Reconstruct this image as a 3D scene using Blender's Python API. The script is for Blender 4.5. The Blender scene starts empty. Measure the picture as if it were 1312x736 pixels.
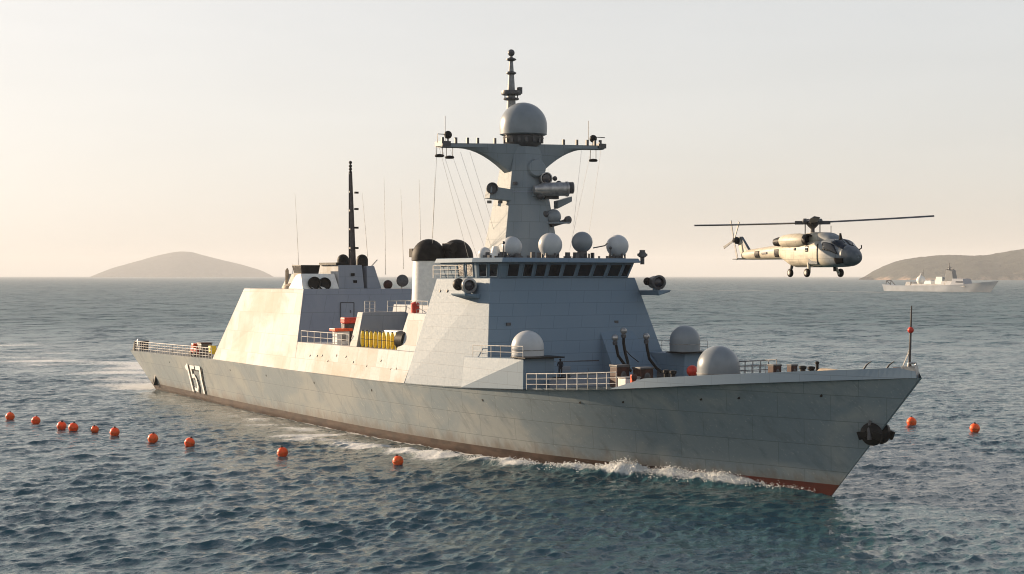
import bpy, math, random
import numpy as np
from mathutils import Vector, Matrix
R = math.radians
random.seed(7); rng = np.random.default_rng(11)
S = bpy.context.scene
COL = S.collection

# ---------------------------------------------------------------- camera, sky, sun, exposure
CAM_H = 17.8
FPX, CX, CY, HZ = 1932.0, 656.0, 368.0, 353.0          # focal length etc. in photo pixels (1312 wide)
PITCH = math.atan((CY - HZ) / FPX)
cd = bpy.data.cameras.new('camera'); cam = bpy.data.objects.new('camera', cd); COL.objects.link(cam)
cd.sensor_width = 36.0; cd.lens = 36.0 * FPX / 1312.0
cd.clip_start = 0.5; cd.clip_end = 90000
cam.location = (0, 0, CAM_H); cam.rotation_euler = (R(90) - PITCH, 0, 0)
S.camera = cam

SUN_DIR = Vector((-0.83, 0.56, 0)).normalized()         # towards the sun, on the ground plane
SUN_EL = R(13)
sun_az = math.atan2(SUN_DIR.x, SUN_DIR.y)               # clockwise from +Y
w = bpy.data.worlds.new('World'); S.world = w; w.use_nodes = True
wn, wl_ = w.node_tree.nodes, w.node_tree.links
bg = wn['Background']
sky = wn.new('ShaderNodeTexSky'); sky.sky_type = 'NISHITA'; sky.sun_disc = False
sky.sun_elevation = SUN_EL; sky.sun_rotation = sun_az
sky.air_density = 1.0; sky.dust_density = 3.0; sky.ozone_density = 2.0
hs = wn.new('ShaderNodeHueSaturation'); hs.inputs['Saturation'].default_value = 0.74
mx = wn.new('ShaderNodeMix'); mx.data_type = 'RGBA'; mx.blend_type = 'MULTIPLY'
mx.inputs['Factor'].default_value = 1.0; mx.inputs['B'].default_value = (3.36, 3.29, 3.24, 1)
gm = wn.new('ShaderNodeGamma'); gm.inputs['Gamma'].default_value = 0.28     # evening dust evens the sky out
wl_.new(sky.outputs[0], hs.inputs['Color']); wl_.new(hs.outputs[0], gm.inputs['Color']); wl_.new(gm.outputs[0], mx.inputs['A'])
# the dusty glow hugs the horizon; higher up the plain clear sky takes over
tcw = wn.new('ShaderNodeTexCoord'); sxw = wn.new('ShaderNodeSeparateXYZ'); wl_.new(tcw.outputs['Generated'], sxw.inputs[0])
el = wn.new('ShaderNodeMapRange'); el.interpolation_type = 'SMOOTHSTEP'; wl_.new(sxw.outputs['Z'], el.inputs[0])
el.inputs[1].default_value = 0.34; el.inputs[2].default_value = 1.0; el.inputs[3].default_value = 0.0; el.inputs[4].default_value = 1.0
zx = wn.new('ShaderNodeMix'); zx.data_type = 'RGBA'; wl_.new(el.outputs[0], zx.inputs['Factor']); wl_.new(mx.outputs['Result'], zx.inputs['A']); wl_.new(sky.outputs[0], zx.inputs['B'])
# thin uneven veil of high cloud
vm = wn.new('ShaderNodeMapping'); vm.inputs['Scale'].default_value = (1.2, 1.2, 7.0); wl_.new(tcw.outputs['Generated'], vm.inputs[0])
vn = wn.new('ShaderNodeTexNoise'); vn.inputs['Scale'].default_value = 2.2; vn.inputs['Detail'].default_value = 6; vn.inputs['Roughness'].default_value = .6; wl_.new(vm.outputs[0], vn.inputs['Vector'])
vr = wn.new('ShaderNodeMapRange'); wl_.new(vn.outputs['Fac'], vr.inputs[0]); vr.inputs[1].default_value = .3; vr.inputs[2].default_value = .7; vr.inputs[3].default_value = .965; vr.inputs[4].default_value = 1.03
vs_m = wn.new('ShaderNodeVectorMath'); vs_m.operation = 'SCALE'; wl_.new(zx.outputs['Result'], vs_m.inputs[0]); wl_.new(vr.outputs[0], vs_m.inputs['Scale'])
wl_.new(vs_m.outputs[0], bg.inputs['Color']); bg.inputs['Strength'].default_value = 0.084

sd = bpy.data.lights.new('sun', 'SUN'); sd.energy = 5.0; sd.angle = R(0.6); sd.color = (1.0, 0.755, 0.51)
sun = bpy.data.objects.new('sun', sd); COL.objects.link(sun)
sv = Vector((SUN_DIR.x * math.cos(SUN_EL), SUN_DIR.y * math.cos(SUN_EL), math.sin(SUN_EL)))
sun.rotation_euler = sv.to_track_quat('Z', 'Y').to_euler()
sun.location = (-60, 40, 80)
vs = S.view_settings
vs.view_transform = 'Standard'; vs.look = 'None'; vs.gamma = 1.0; vs.use_curve_mapping = False
vs.exposure = 1.0
S.render.engine = 'CYCLES'
S.cycles.use_denoising = True
S.cycles.max_bounces = 6; S.cycles.volume_bounces = 2; S.cycles.glossy_bounces = 3
S.cycles.pixel_filter_type = 'BLACKMAN_HARRIS'; S.cycles.filter_width = 1.05
S.cycles.sample_clamp_indirect = 2.5; S.cycles.blur_glossy = 1.0
S.cycles.caustics_reflective = False; S.cycles.caustics_refractive = False

# ---------------------------------------------------------------- survey of the place: ship frame and sight lines
_c, _s = math.cos(PITCH), math.sin(PITCH)
def sight(u, v):
    d = ((u - CX) / FPX, 1.0, -(v - CY) / FPX)
    return Vector((d[0], d[1] * _c + d[2] * _s, -d[1] * _s + d[2] * _c))
SHIP_O = Vector((25.73, 121.4, 0.0)); SHIP_YAW = R(-57.985)
DF = Vector((math.cos(SHIP_YAW), math.sin(SHIP_YAW), 0)); DP = Vector((-DF.y, DF.x, 0))
def at(u, v, x=None, y=None, z=None):
    """ship-frame point where a sight line meets the plane x / y / z = const of the ship"""
    r = sight(u, v); C0 = Vector((0, 0, CAM_H))
    if z is not None: t = (z - CAM_H) / r.z
    else:
        n, k = (DF, x) if x is not None else (DP, y)
        t = ((SHIP_O - C0).dot(n) + k) / r.dot(n)
    q = C0 + r * t - SHIP_O
    return Vector((q.dot(DF), q.dot(DP), q.z))
def on_water(u, v):
    r = sight(u, v); t = -CAM_H / r.z
    return Vector((r.x * t, r.y * t, 0))

# ---------------------------------------------------------------- material kit
class NT:
    def __init__(s, name):
        s.m = bpy.data.materials.new(name); s.m.use_nodes = True
        s.t = s.m.node_tree; s.n = s.t.nodes; s.l = s.t.links
        s.p = s.n['Principled BSDF']; s.out = s.n['Material Output']
    def node(s, t, **kw):
        n = s.n.new(t)
        for k, v in kw.items(): setattr(n, k, v)
        return n
    def set(s, sock, v):
        if hasattr(v, 'bl_idname') or isinstance(v, bpy.types.NodeSocket): s.l.new(v, sock)
        else: sock.default_value = v
    def math(s, op, a, b=0.0, c=None, clamp=False):
        n = s.node('ShaderNodeMath', operation=op); n.use_clamp = clamp
        s.set(n.inputs[0], a); s.set(n.inputs[1], b)
        if c is not None: s.set(n.inputs[2], c)
        return n.outputs[0]
    def ramp(s, f, lo, hi, a=0.0, b=1.0):
        n = s.node('ShaderNodeMapRange'); n.interpolation_type = 'SMOOTHSTEP'
        s.set(n.inputs[0], f)
        for i, v in enumerate((lo, hi, a, b)): s.set(n.inputs[1 + i], v)
        return n.outputs[0]
    def mix(s, f, a, b, mode='MIX'):
        n = s.node('ShaderNodeMix', data_type='RGBA', blend_type=mode)
        s.set(n.inputs['Factor'], f); s.set(n.inputs['A'], a); s.set(n.inputs['B'], b)
        return n.outputs['Result']
    def coord(s, scale=(1, 1, 1), rot=(0, 0, 0)):
        tc = s.node('ShaderNodeTexCoord')
        a = s.node('ShaderNodeMapping'); a.inputs['Rotation'].default_value = rot
        b = s.node('ShaderNodeMapping'); b.inputs['Scale'].default_value = scale
        s.l.new(tc.outputs['Object'], a.inputs[0]); s.l.new(a.outputs[0], b.inputs[0])
        return b.outputs[0]
    def noise(s, vec, scale, detail=4, rough=0.55, dist=0.0):
        n = s.node('ShaderNodeTexNoise'); n.inputs['Scale'].default_value = scale
        n.inputs['Detail'].default_value = detail; n.inputs['Roughness'].default_value = rough
        n.inputs['Distortion'].default_value = dist
        if vec is not None: s.l.new(vec, n.inputs['Vector'])
        return n.outputs['Fac']
    def bump(s, h, strength=0.2, dist=0.1, normal=None):
        n = s.node('ShaderNodeBump'); n.inputs['Strength'].default_value = strength
        n.inputs['Distance'].default_value = dist; s.set(n.inputs['Height'], h)
        if normal is not None: s.l.new(normal, n.inputs['Normal'])
        return n.outputs[0]
def rgb(r, g, b): return (r, g, b, 1.0)

def plain(name, col, rough=0.5, metal=0.0, var=0.25, scale=2.5, spec=None):
    k = NT(name); k.p.inputs['Specular IOR Level'].default_value = (0.12 if max(col) < 0.04 else 0.35) if spec is None else spec
    v = k.noise(k.coord(), scale, 5)
    c = k.mix(k.ramp(v, 0.3, 0.75), rgb(*[x * (1 - var) for x in col]), rgb(*[min(1, x * (1 + var)) for x in col]))
    k.set(k.p.inputs['Base Color'], c)
    k.p.inputs['Roughness'].default_value = rough; k.p.inputs['Metallic'].default_value = metal
    return k.m

def paint(name, col, stain, dark, panels=(3.2, 1.35), streak_rot=(0, 0, 0), patch=0.5, rough=0.42, streak=0.5, bumpiness=0.25, spec=0.22, tonev=0.0, big_scale=(0.16, 0.16, 0.22), scuff=0.0, wet=0.0):
    """weathered ship paint: plating seams, run-down streaks, broad patches of a second shade"""
    k = NT(name)
    tc = k.node('ShaderNodeTexCoord'); sp = k.node('ShaderNodeSeparateXYZ'); k.l.new(tc.outputs['Object'], sp.inputs[0])
    cb = k.node('ShaderNodeCombineXYZ'); k.l.new(k.math('ADD', sp.outputs[0], sp.outputs[1]), cb.inputs[0]); k.l.new(sp.outputs[2], cb.inputs[1])
    br = k.node('ShaderNodeTexBrick'); k.l.new(cb.outputs[0], br.inputs['Vector'])
    br.inputs['Scale'].default_value = 1.0; br.inputs['Brick Width'].default_value = panels[0]; br.inputs['Row Height'].default_value = panels[1]
    br.inputs['Mortar Size'].default_value = 0.035; br.inputs['Mortar Smooth'].default_value = 0.4; br.inputs['Bias'].default_value = 0.0
    br.inputs['Color1'].default_value = rgb(0, 0, 0); br.inputs['Color2'].default_value = rgb(1, 1, 1)
    br.inputs['Mortar'].default_value = rgb(.5, .5, .5)
    tone = br.outputs['Color']; seam = br.outputs['Fac']
    st = k.noise(k.coord((1.1, 1.1, 0.09), streak_rot), 1.0, 6, 0.6, 0.0)
    st2 = k.noise(k.coord((3.5, 3.5, 0.35), streak_rot), 1.0, 4, 0.6)
    big = k.noise(k.coord(big_scale), 1.0, 4, 0.5, 0.6)
    fine = k.noise(k.coord(), 6.0, 4)
    c = k.mix(k.math('MULTIPLY', k.ramp(big, 0.42, 0.66), patch), rgb(*col), rgb(*stain))
    c = k.mix(k.math('MULTIPLY', k.ramp(tone, 0.5, 1.0), 0.16 * patch + 0.05 + tonev), c, rgb(*stain))
    c = k.mix(k.math('MULTIPLY', k.ramp(st, 0.48, 0.74), streak), c, rgb(*dark))
    c = k.mix(k.math('MULTIPLY', k.ramp(st2, 0.55, 0.8), streak * 0.6), c, rgb(*stain))
    if scuff:      # thin pale scrapes slanting down the side
        sc_n = k.noise(k.coord((7.0, 7.0, 0.16), (0, R(44), 0)), 1.0, 3, 0.5)
        c = k.mix(k.math('MULTIPLY', k.ramp(sc_n, 0.60, 0.74), scuff), c, rgb(*[q * 1.25 for q in stain]))
    if wet:        # brown weed and rust creeping up from the waterline
        wn_ = k.noise(k.coord((0.8, 0.8, 0.25)), 1.0, 5, 0.65)
        wz = k.math('ADD', sp.outputs[2], k.math('MULTIPLY', wn_, -3.2))
        c = k.mix(k.math('MULTIPLY', k.ramp(wz, 0.6, -0.9), wet), c, rgb(0.13, 0.085, 0.055))
    c = k.mix(k.math('MULTIPLY', k.ramp(fine, 0.55, 0.8), 0.12), c, rgb(*dark))
    c = k.mix(k.math('MULTIPLY', seam, 0.6), c, rgb(*[q * .8 for q in dark]))
    k.p.inputs['Specular IOR Level'].default_value = spec
    k.set(k.p.inputs['Base Color'], c)
    k.set(k.p.inputs['Roughness'], k.ramp(fine, 0.3, 0.8, rough - 0.02, rough + 0.06))
    h = k.math('ADD', k.math('MULTIPLY', big, 0.22), k.math('MULTIPLY', seam, -0.14))
    h = k.math('ADD', h, k.math('MULTIPLY', k.noise(k.coord((.45, .45, .55)), 1.0, 2), 0.06))     # slight dishing between frames
    k.l.new(k.bump(h, bumpiness, 0.12), k.p.inputs['Normal'])
    return k.m

M = {}
M['hull'] = paint('hull_paint', (0.20, 0.24, 0.262), (0.31, 0.32, 0.305), (0.125, 0.15, 0.16), (6.0, 2.1), (0, R(38), 0), 0.85, 0.5, 0.5, 0.3, scuff=0.5, wet=0.5, big_scale=(0.13, 0.13, 0.2))
M['grey'] = paint('superstructure_paint', (0.142, 0.202, 0.262), (0.168, 0.222, 0.275), (0.115, 0.165, 0.215), (3.4, 1.25), (0, 0, 0), 0.3, 0.6, 0.14, 0.10)
M['mastgrey'] = paint('mast_paint', (0.20, 0.235, 0.26), (0.245, 0.27, 0.28), (0.15, 0.175, 0.19), (2.4, 1.8), (0, 0, 0), 0.5, 0.6, 0.3)
M['pale'] = paint('pale_paint', (0.46, 0.47, 0.48), (0.29, 0.25, 0.19), (0.31, 0.275, 0.22), (2.4, 2.6), (0, 0, 0), 0.7, 0.6, 0.35, 0.14, spec=0.10, tonev=0.35)
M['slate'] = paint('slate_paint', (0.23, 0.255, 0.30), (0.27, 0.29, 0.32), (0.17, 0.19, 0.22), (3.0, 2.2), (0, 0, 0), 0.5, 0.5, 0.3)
M['boot'] = paint('boot_topping', (0.075, 0.028, 0.02), (0.12, 0.07, 0.05), (0.03, 0.02, 0.017), (6, 3), (0, 0, 0), 0.8, 0.4, 0.7)
# red lead only shows near the stem, the rest of the band is grimy black-brown
k = NT('boot_band'); tc = k.node('ShaderNodeTexCoord'); sp = k.node('ShaderNodeSeparateXYZ'); k.l.new(tc.outputs['Object'], sp.inputs[0])
bn = k.noise(k.coord((.5, .5, 1.2)), 1.0, 5); redf = k.ramp(k.math('ADD', sp.outputs[0], k.math('MULTIPLY', bn, 7.0)), -13.0, -4.0)
cc = k.mix(k.ramp(bn, .35, .65), rgb(.035, .022, .018), rgb(.075, .048, .036)); k.set(k.p.inputs['Base Color'], k.mix(redf, cc, k.mix(k.ramp(bn, .3, .7), rgb(.11, .024, .017), rgb(.075, .024, .018)))); k.p.inputs['Roughness'].default_value = .5; k.p.inputs['Specular IOR Level'].default_value = .2
M['boot'] = k.m
M['deck'] = plain('deck_paint', (0.13, 0.14, 0.14), 0.75)
M['radome'] = plain('radome_white', (0.45, 0.465, 0.475), 0.34, 0, 0.07, 0.8)
M['radomegrey'] = plain('radome_grey', (0.20, 0.225, 0.245), 0.35, 0, 0.08, 0.8)
M['black'] = plain('black_paint', (0.016, 0.015, 0.015), 0.5)
M['soot'] = plain('soot_black', (0.015, 0.013, 0.012), 0.6, 0, 0.5, 1.2)
M['dark'] = plain('dark_metal', (0.07, 0.07, 0.075), 0.45)
M['mast'] = plain('mast_brown', (0.075, 0.062, 0.06), 0.5)
M['rail'] = plain('rail_paint', (0.50, 0.48, 0.45), 0.5)
M['railg'] = plain('rail_grey', (0.22, 0.22, 0.22), 0.5)
M['metal'] = plain('bare_metal', (0.35, 0.34, 0.33), 0.35, 0.6)
M['red'] = plain('red_paint', (0.55, 0.04, 0.02), 0.45)
M['rust'] = plain('rust_red', (0.05, 0.016, 0.012), 0.6, 0, 0.5)
M['orange'] = plain('orange_red', (0.85, 0.10, 0.02), 0.4)
M['yellow'] = plain('yellow_canvas', (0.80, 0.56, 0.035), 0.5, 0, 0.15)
M['white'] = plain('white_paint', (0.72, 0.71, 0.67), 0.45, 0, 0.08)
M['wood'] = plain('tan_canvas', (0.42, 0.33, 0.23), 0.7)
k = NT('window_glass'); k.p.inputs['Base Color'].default_value = rgb(0.012, 0.014, 0.018); k.p.inputs['Roughness'].default_value = 0.06
M['glass'] = k.m
k = NT('lens_glass'); k.p.inputs['Base Color'].default_value = rgb(0.02, 0.02, 0.03); k.p.inputs['Roughness'].default_value = 0.05
M['lens'] = k.m

# ---------------------------------------------------------------- mesh kit
class MB:
    def __init__(s): s.v = []; s.f = []; s.mi = []; s.cut = []
    def add(s, vs, fs, m=0):
        o = len(s.v); s.cut.append((o, len(s.f))); s.v += [tuple(p) for p in vs]
        for f in fs: s.f.append(tuple(i + o for i in f)); s.mi.append(m)
        return s
    def prism(s, bot, top, m=0):
        n = len(bot); vs = list(bot) + list(top)
        fs = [tuple(range(n - 1, -1, -1)), tuple(range(n, 2 * n))]
        fs += [(i, (i + 1) % n, n + (i + 1) % n, n + i) for i in range(n)]
        return s.add(vs, fs, m)
    def box(s, c, size, rz=0, m=0, ry=0, rx=0):
        hx, hy, hz = [q / 2 for q in size]; c = Vector(c)
        mt = Matrix.Rotation(rz, 3, 'Z') @ Matrix.Rotation(ry, 3, 'Y') @ Matrix.Rotation(rx, 3, 'X')
        P = [c + mt @ Vector(q) for q in ((-hx, -hy, -hz), (hx, -hy, -hz), (hx, hy, -hz), (-hx, hy, -hz), (-hx, -hy, hz), (hx, -hy, hz), (hx, hy, hz), (-hx, hy, hz))]
        return s.prism(P[:4], P[4:], m)
    def tube(s, pts, r, n=7, m=0, caps=True):
        pts = [Vector(p) for p in pts]; rr = r if isinstance(r, (list, tuple)) else [r] * len(pts)
        vs = []; fs = []; u = None
        for i, p in enumerate(pts):
            a = pts[max(i - 1, 0)]; b = pts[min(i + 1, len(pts) - 1)]
            d = (b - a).normalized() if (b - a).length > 1e-9 else Vector((0, 0, 1))
            if u is None: u = d.cross(Vector((0, 0, 1)) if abs(d.z) < 0.9 else Vector((1, 0, 0))).normalized()
            else: u = (u - d * u.dot(d)).normalized()
            w_ = d.cross(u)
            for j in range(n):
                a_ = 2 * math.pi * j / n
                vs.append(p + (u * math.cos(a_) + w_ * math.sin(a_)) * rr[i])
        for i in range(len(pts) - 1):
            for j in range(n):
                fs.append((i * n + j, i * n + (j + 1) % n, (i + 1) * n + (j + 1) % n, (i + 1) * n + j))
        if caps: fs += [tuple(range(n - 1, -1, -1)), tuple(range((len(pts) - 1) * n, len(pts) * n))]
        return s.add(vs, fs, m)
    def lathe(s, prof, c, axis=(0, 0, 1), n=28, m=0, sx=1, sy=1):
        """prof = [(r, h)] along axis from c"""
        c = Vector(c); ax = Vector(axis).normalized()
        u = Vector((1, 0, 0)) if abs(ax.z) > 0.99 else ax.cross(Vector((0, 0, 1))).normalized()
        w_ = ax.cross(u)
        vs = []; fs = []
        for r, h in prof:
            for j in range(n):
                a = 2 * math.pi * j / n
                vs.append(c + ax * h + u * (r * sx * math.cos(a)) + w_ * (r * sy * math.sin(a)))
        for i in range(len(prof) - 1):
            for j in range(n):
                fs.append((i * n + j, i * n + (j + 1) % n, (i + 1) * n + (j + 1) % n, (i + 1) * n + j))
        if prof[0][0] > 1e-4: fs.append(tuple(range(n - 1, -1, -1)))
        if prof[-1][0] > 1e-4: fs.append(tuple(range((len(prof) - 1) * n, len(prof) * n)))
        return s.add(vs, fs, m)
    def ball(s, c, r, n=24, m=0, k=12, squash=1.0):
        return s.lathe([(max(r * math.sin(math.pi * i / k), 1e-5), -r * squash * math.cos(math.pi * i / k)) for i in range(k + 1)], c, (0, 0, 1), n, m)
    def dome(s, c, r, base=0.0, n=32, m=0, k=10, squash=1.0):
        """hemisphere on a short cylinder"""
        pr = [(r, 0.0), (r, base)] if base else [(r, 0.0)]
        pr += [(max(r * math.cos(math.pi / 2 * i / k), 1e-4), base + r * squash * math.sin(math.pi / 2 * i / k)) for i in range(1, k + 1)]
        return s.lathe(pr, c, (0, 0, 1), n, m)
    def build_each(s, name, mats, parent=None, smooth=None, bevel=0.0):
        ends = s.cut[1:] + [(len(s.v), len(s.f))]
        for (v0, f0), (v1, f1) in zip(s.cut, ends):
            q = MB(); q.add(s.v[v0:v1], [tuple(i - v0 for i in f) for f in s.f[f0:f1]]); q.build(name, mats, parent, smooth, bevel)
    def build(s, name, mats, parent=None, smooth=None, bevel=0.0, label=None):
        me = bpy.data.meshes.new(name); me.from_pydata(s.v, [], s.f)
        if not isinstance(mats, (list, tuple)): mats = [mats]
        for q in mats: me.materials.append(q)
        if len(mats) > 1: me.polygons.foreach_set('material_index', s.mi)
        me.validate(); me.update()
        import bmesh
        bm = bmesh.new(); bm.from_mesh(me)
        bmesh.ops.recalc_face_normals(bm, faces=bm.faces); bm.to_mesh(me); bm.free()
        if smooth:
            me.polygons.foreach_set('use_smooth', [True] * len(me.polygons))
            me.set_sharp_from_angle(angle=R(smooth))
        o = bpy.data.objects.new(name, me); COL.objects.link(o)
        if parent is not None: o.parent = parent
        if bevel:
            b = o.modifiers.new('bevel', 'BEVEL'); b.width = bevel; b.segments = 2; b.limit_method = 'ANGLE'; b.angle_limit = R(35)
            b.harden_normals = False
        if label: o['label'] = label
        return o

def thing(name, label, cat, loc=(0, 0, 0), rz=0.0, group=None):
    o = bpy.data.objects.new(name, None); COL.objects.link(o); o.empty_display_size = 0.5
    o.location = loc; o.rotation_euler = (0, 0, rz); tag(o, label, cat, group); return o
def tag(o, label, cat, group=None):
    o['label'] = label; o['category'] = cat
    if group: o['group'] = group
    return o
def struct(o): o['kind'] = 'structure'; return o
def to_ship(o):
    """stand a top-level thing on the warship: its own origin stays at its base"""
    return o
def ship_thing(name, label, cat, p, rz=0.0, group=None):
    q = SHIP_O + DF * p[0] + DP * p[1]
    return thing(name, label, cat, (q.x, q.y, p[2]), SHIP_YAW + rz, group)

def rail_mesh(path, h=1.3, step=1.6, rows=3, r=0.035, mb=None):
    mb = mb or MB(); path = [Vector(p) for p in path]; up = Vector((0, 0, h))
    for a, b in zip(path[:-1], path[1:]):
        n = max(1, round((b - a).length / step))
        for i in range(n + 1): q = a.lerp(b, i / n); mb.tube([q, q + up], r, 5)
        for j in range(rows): 
            o = up * ((j + 1) / rows); mb.tube([a + o, b + o], r * (1.1 if j == rows - 1 else 0.75), 5)
    return mb

def interp(x, xs, ys): return float(np.interp(x, xs, ys))

# ================================================================= THE SEA
DX = [-149, -140, -119, -94, -65, -52, -40, -30, -22, -15, -8, -3, 3, 8, 9.6]
DY = [9.7, 10.2, 11.1, 11.9, 12.4, 12.3, 12.0, 11.4, 10.5, 9.2, 7.2, 5.4, 2.9, .75, .10]
ZX = [-149, -107, -73, -52, -40, -28.6, -17, -7.5, -1, 5, 9.6]
ZZ = [5.75, 6.32, 6.35, 6.45, 6.70, 7.18, 7.88, 8.78, 9.30, 9.75, 10.10]
WX = [-140, -119, -94, -65, -52, -40, -30, -23, -13, -5, -1.5, 0]
WY = [8.5, 9.6, 10.7, 11.2, 10.95, 10.1, 8.7, 7.0, 3.8, 1.45, .5, .06]
def smooth_tab(xs, ys):
    g = np.linspace(xs[0], xs[-1], 1200); v = np.interp(g, xs, ys); k_ = 41
    vp = np.pad(v, k_, mode='edge'); vp[:k_] = v[0] + (v[1] - v[0]) * np.arange(-k_, 0); vp[-k_:] = v[-1] + (v[-1] - v[-2]) * np.arange(1, k_ + 1)
    return g, np.convolve(vp, np.ones(2 * k_ + 1) / (2 * k_ + 1), 'same')[k_:-k_]
DXs, DYs = smooth_tab(DX, DY); ZXs, ZZs = smooth_tab(ZX, ZZ); WXs, WYs = smooth_tab(WX, WY)
def deck_y(x): return max(0.04, interp(x, DXs, DYs))
def deck_z(x): return interp(x, ZXs, ZZs)

def make_sea():
    fpx = FPX * 1024 / 1312
    v = np.concatenate([np.arange(400, 170.0, -0.42), np.arange(170, 20.0, -0.21), np.arange(20, 6.0, -0.35), np.geomspace(6.0, fpx * CAM_H / 21000.0, 60)])
    rr = fpx * CAM_H / v
    r = np.concatenate([np.linspace(0.5, rr[0], 9)[:-1], rr])
    fine = np.linspace(R(-31), R(31), 1150)
    coarse = np.linspace(R(31), R(329), 90)[1:-1]
    th = np.concatenate([fine, coarse]); nt, nr = len(th), len(r)
    RR, TT = np.meshgrid(r, th, indexing='ij')
    X = (RR * np.sin(TT)).ravel(); Y = (RR * np.cos(TT)).ravel(); D = RR.ravel()
    dr = np.gradient(r); DR = np.repeat(dr, nt); 
    gx = np.zeros_like(X); gy = np.zeros_like(X); gz = np.zeros_like(X)
    wind = R(-62)                                    # waves run from the left towards the right and the camera
    ncomp = 84
    lam = np.geomspace(0.75, 22.0, ncomp) * rng.uniform(0.94, 1.06, ncomp)
    near = D < 1500
    Xn, Yn, DRn = X[near], Y[near], np.maximum(DR[near], 0.0011 * D[near])
    # broad calmer and rougher patches
    calm = 0.85 + 0.42 * np.sin(Xn * 0.031 + 1.3 + 0.9 * np.sin(Yn * 0.017)) * np.sin(Yn * 0.023 - 0.7 + np.sin(Xn * 0.02))
    def soft(seed, wl):
        q = np.random.default_rng(seed); m = np.zeros_like(Xn)
        for _ in range(9):
            t = q.uniform(0, 6.28); kq = 6.28 / (wl * q.uniform(.6, 1.7)); m += np.sin(kq * (Xn * math.cos(t) * .7 + Yn * math.sin(t)) + q.uniform(0, 6.28))
        return m / 3.0
    gusts = [np.clip(0.95 + 0.55 * soft(40 + g, wl_g), 0.15, 2.0) for g, wl_g in enumerate((9.0, 15.0, 26.0))]
    ship = (np.stack([Xn, Yn], 1) - np.array([SHIP_O.x, SHIP_O.y]))
    sx = ship @ np.array([DF.x, DF.y]); sy = ship @ np.array([DP.x, DP.y])
    hb = np.interp(sx, WXs, WYs, left=8.5, right=0.0)
    dist = np.abs(sy) - hb
    ax_, ay_, az_ = np.zeros_like(Xn), np.zeros_like(Xn), np.zeros_like(Xn)
    for i, L in enumerate(lam):
        kk = 2 * np.pi / L
        spread = 0.42 if L > 5 else 0.62
        a = wind + rng.normal(0, spread); ca, sa = math.cos(a), math.sin(a)
        amp = 0.0088 * L ** 0.52 * np.exp(-(L / 9.0) ** 2) * rng.uniform(0.6, 1.3)
        fade = np.clip((L / DRn - 1.5) / 1.6, 0, 1)
        ph = kk * (Xn * ca + Yn * sa) + rng.uniform(0, 6.28)
        A = amp * fade * calm * gusts[i % 3]
        c_, s_ = np.cos(ph), np.sin(ph)
        az_ += A * c_; ax_ -= A * s_ * ca * 1.1; ay_ -= A * s_ * sa * 1.1
    # the ship's own waves: bow wave peeling off the hull, stern wash
    aft = np.clip(-sx, 0, 200)
    crest = 0.25 + 0.075 * np.clip(aft - 6, 0, None) + 0.0011 * np.clip(aft - 10, 0, None) ** 2
    side = np.clip((sx + 150) / 60, 0, 1)
    wob = 0.5 + 0.5 * np.sin(sx * 0.9 + 0.7 * np.sin(sx * 0.37)) * np.sin(sx * 0.31 + 1)
    wid = 0.55 + 0.016 * aft
    hgt = (1.15 * np.exp(-((aft - 15) / 11) ** 2) + 0.50 * np.exp(-((aft - 40) / 18) ** 2)) * (0.55 + 0.6 * wob) * (sx < 1)
    ridge = np.exp(-((dist - crest) / wid) ** 2) * hgt * (dist > -3)
    az_ += ridge
    f1 = np.exp(-((dist - crest * 0.85) / (wid * 1.25)) ** 2) * (np.exp(-((aft - 15) / 12) ** 2) * 1.15 + 0.85 * np.exp(-((aft - 42) / 15) ** 2)) * (0.45 + 0.75 * wob)
    f1 += np.exp(-(np.clip(dist - 0.1, 0, None) / 0.8) ** 2) * 0.62 * np.exp(-((aft - 40) / 22) ** 2) * (0.3 + wob)
    f1 += np.exp(-(np.clip(dist, 0, None) / 0.35) ** 2) * 0.42 * (aft > 8) * (aft < 138)
    f1 += 0.55 * np.exp(-((dist - crest - 1.5) / 3.2) ** 2) * np.exp(-((aft - 50) / 26) ** 2) * (0.3 + wob)
    lee = np.clip(1 - np.clip(dist - 1, 0, None) / 16, 0, 1) * (sy < 0) * np.clip((-sx - 45) / 20, 0, 1) * np.clip((sx + 150) / 20, 0, 1)
    az_ *= 1 - 0.6 * lee
    glow = np.exp(-((dist - 4.0) / 4.2) ** 2) * np.clip((-sx - 50) / 12, 0, 1) * np.clip((sx + 108) / 25, 0, 1) * (sy < 0)   # foam patch painting in the warm reflected glare beside the after body
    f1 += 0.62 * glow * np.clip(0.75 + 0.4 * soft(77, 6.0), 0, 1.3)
    behind = np.clip(-sx - 136, 0, None)
    wk = np.exp(-(np.abs(sy) / (14 + behind * 0.10)) ** 4) * (behind > 0) * np.clip(behind / 6, 0, 1)
    strip = np.clip(0.50 + 0.42 * soft(61, 30.0) + 0.25 * soft(62, 11.0), 0.0, 1.2)
    f2 = wk * (0.42 * np.exp(-behind / 260) + 0.22) * (0.45 + 0.75 * strip)
    f2 += 0.22 * np.exp(-((np.abs(sy) - 11 - behind * 0.30) / (4 + behind * 0.06)) ** 2) * (behind > 0) * np.exp(-behind / 160)
    az_ *= 1 - 0.75 * np.clip(wk, 0, 1) * np.clip(strip + 0.2, 0, 1)
    cap = np.clip((az_ - 0.62) * 1.2, 0, 0.42)
    # wash round the nearest ball buoy by the warship
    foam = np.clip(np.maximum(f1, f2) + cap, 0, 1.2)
    inside = (dist < -0.6) & (sx < -0.5) & (sx > -139)
    az_[inside] = np.minimum(az_[inside], 0.0) - 0.3
    gz[near] = az_; gx[near] = ax_; gy[near] = ay_
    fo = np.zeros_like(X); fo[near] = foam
    V = np.stack([X + gx, Y + gy, gz], 1)
    idx = np.arange(nr * nt).reshape(nr, nt)
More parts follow.
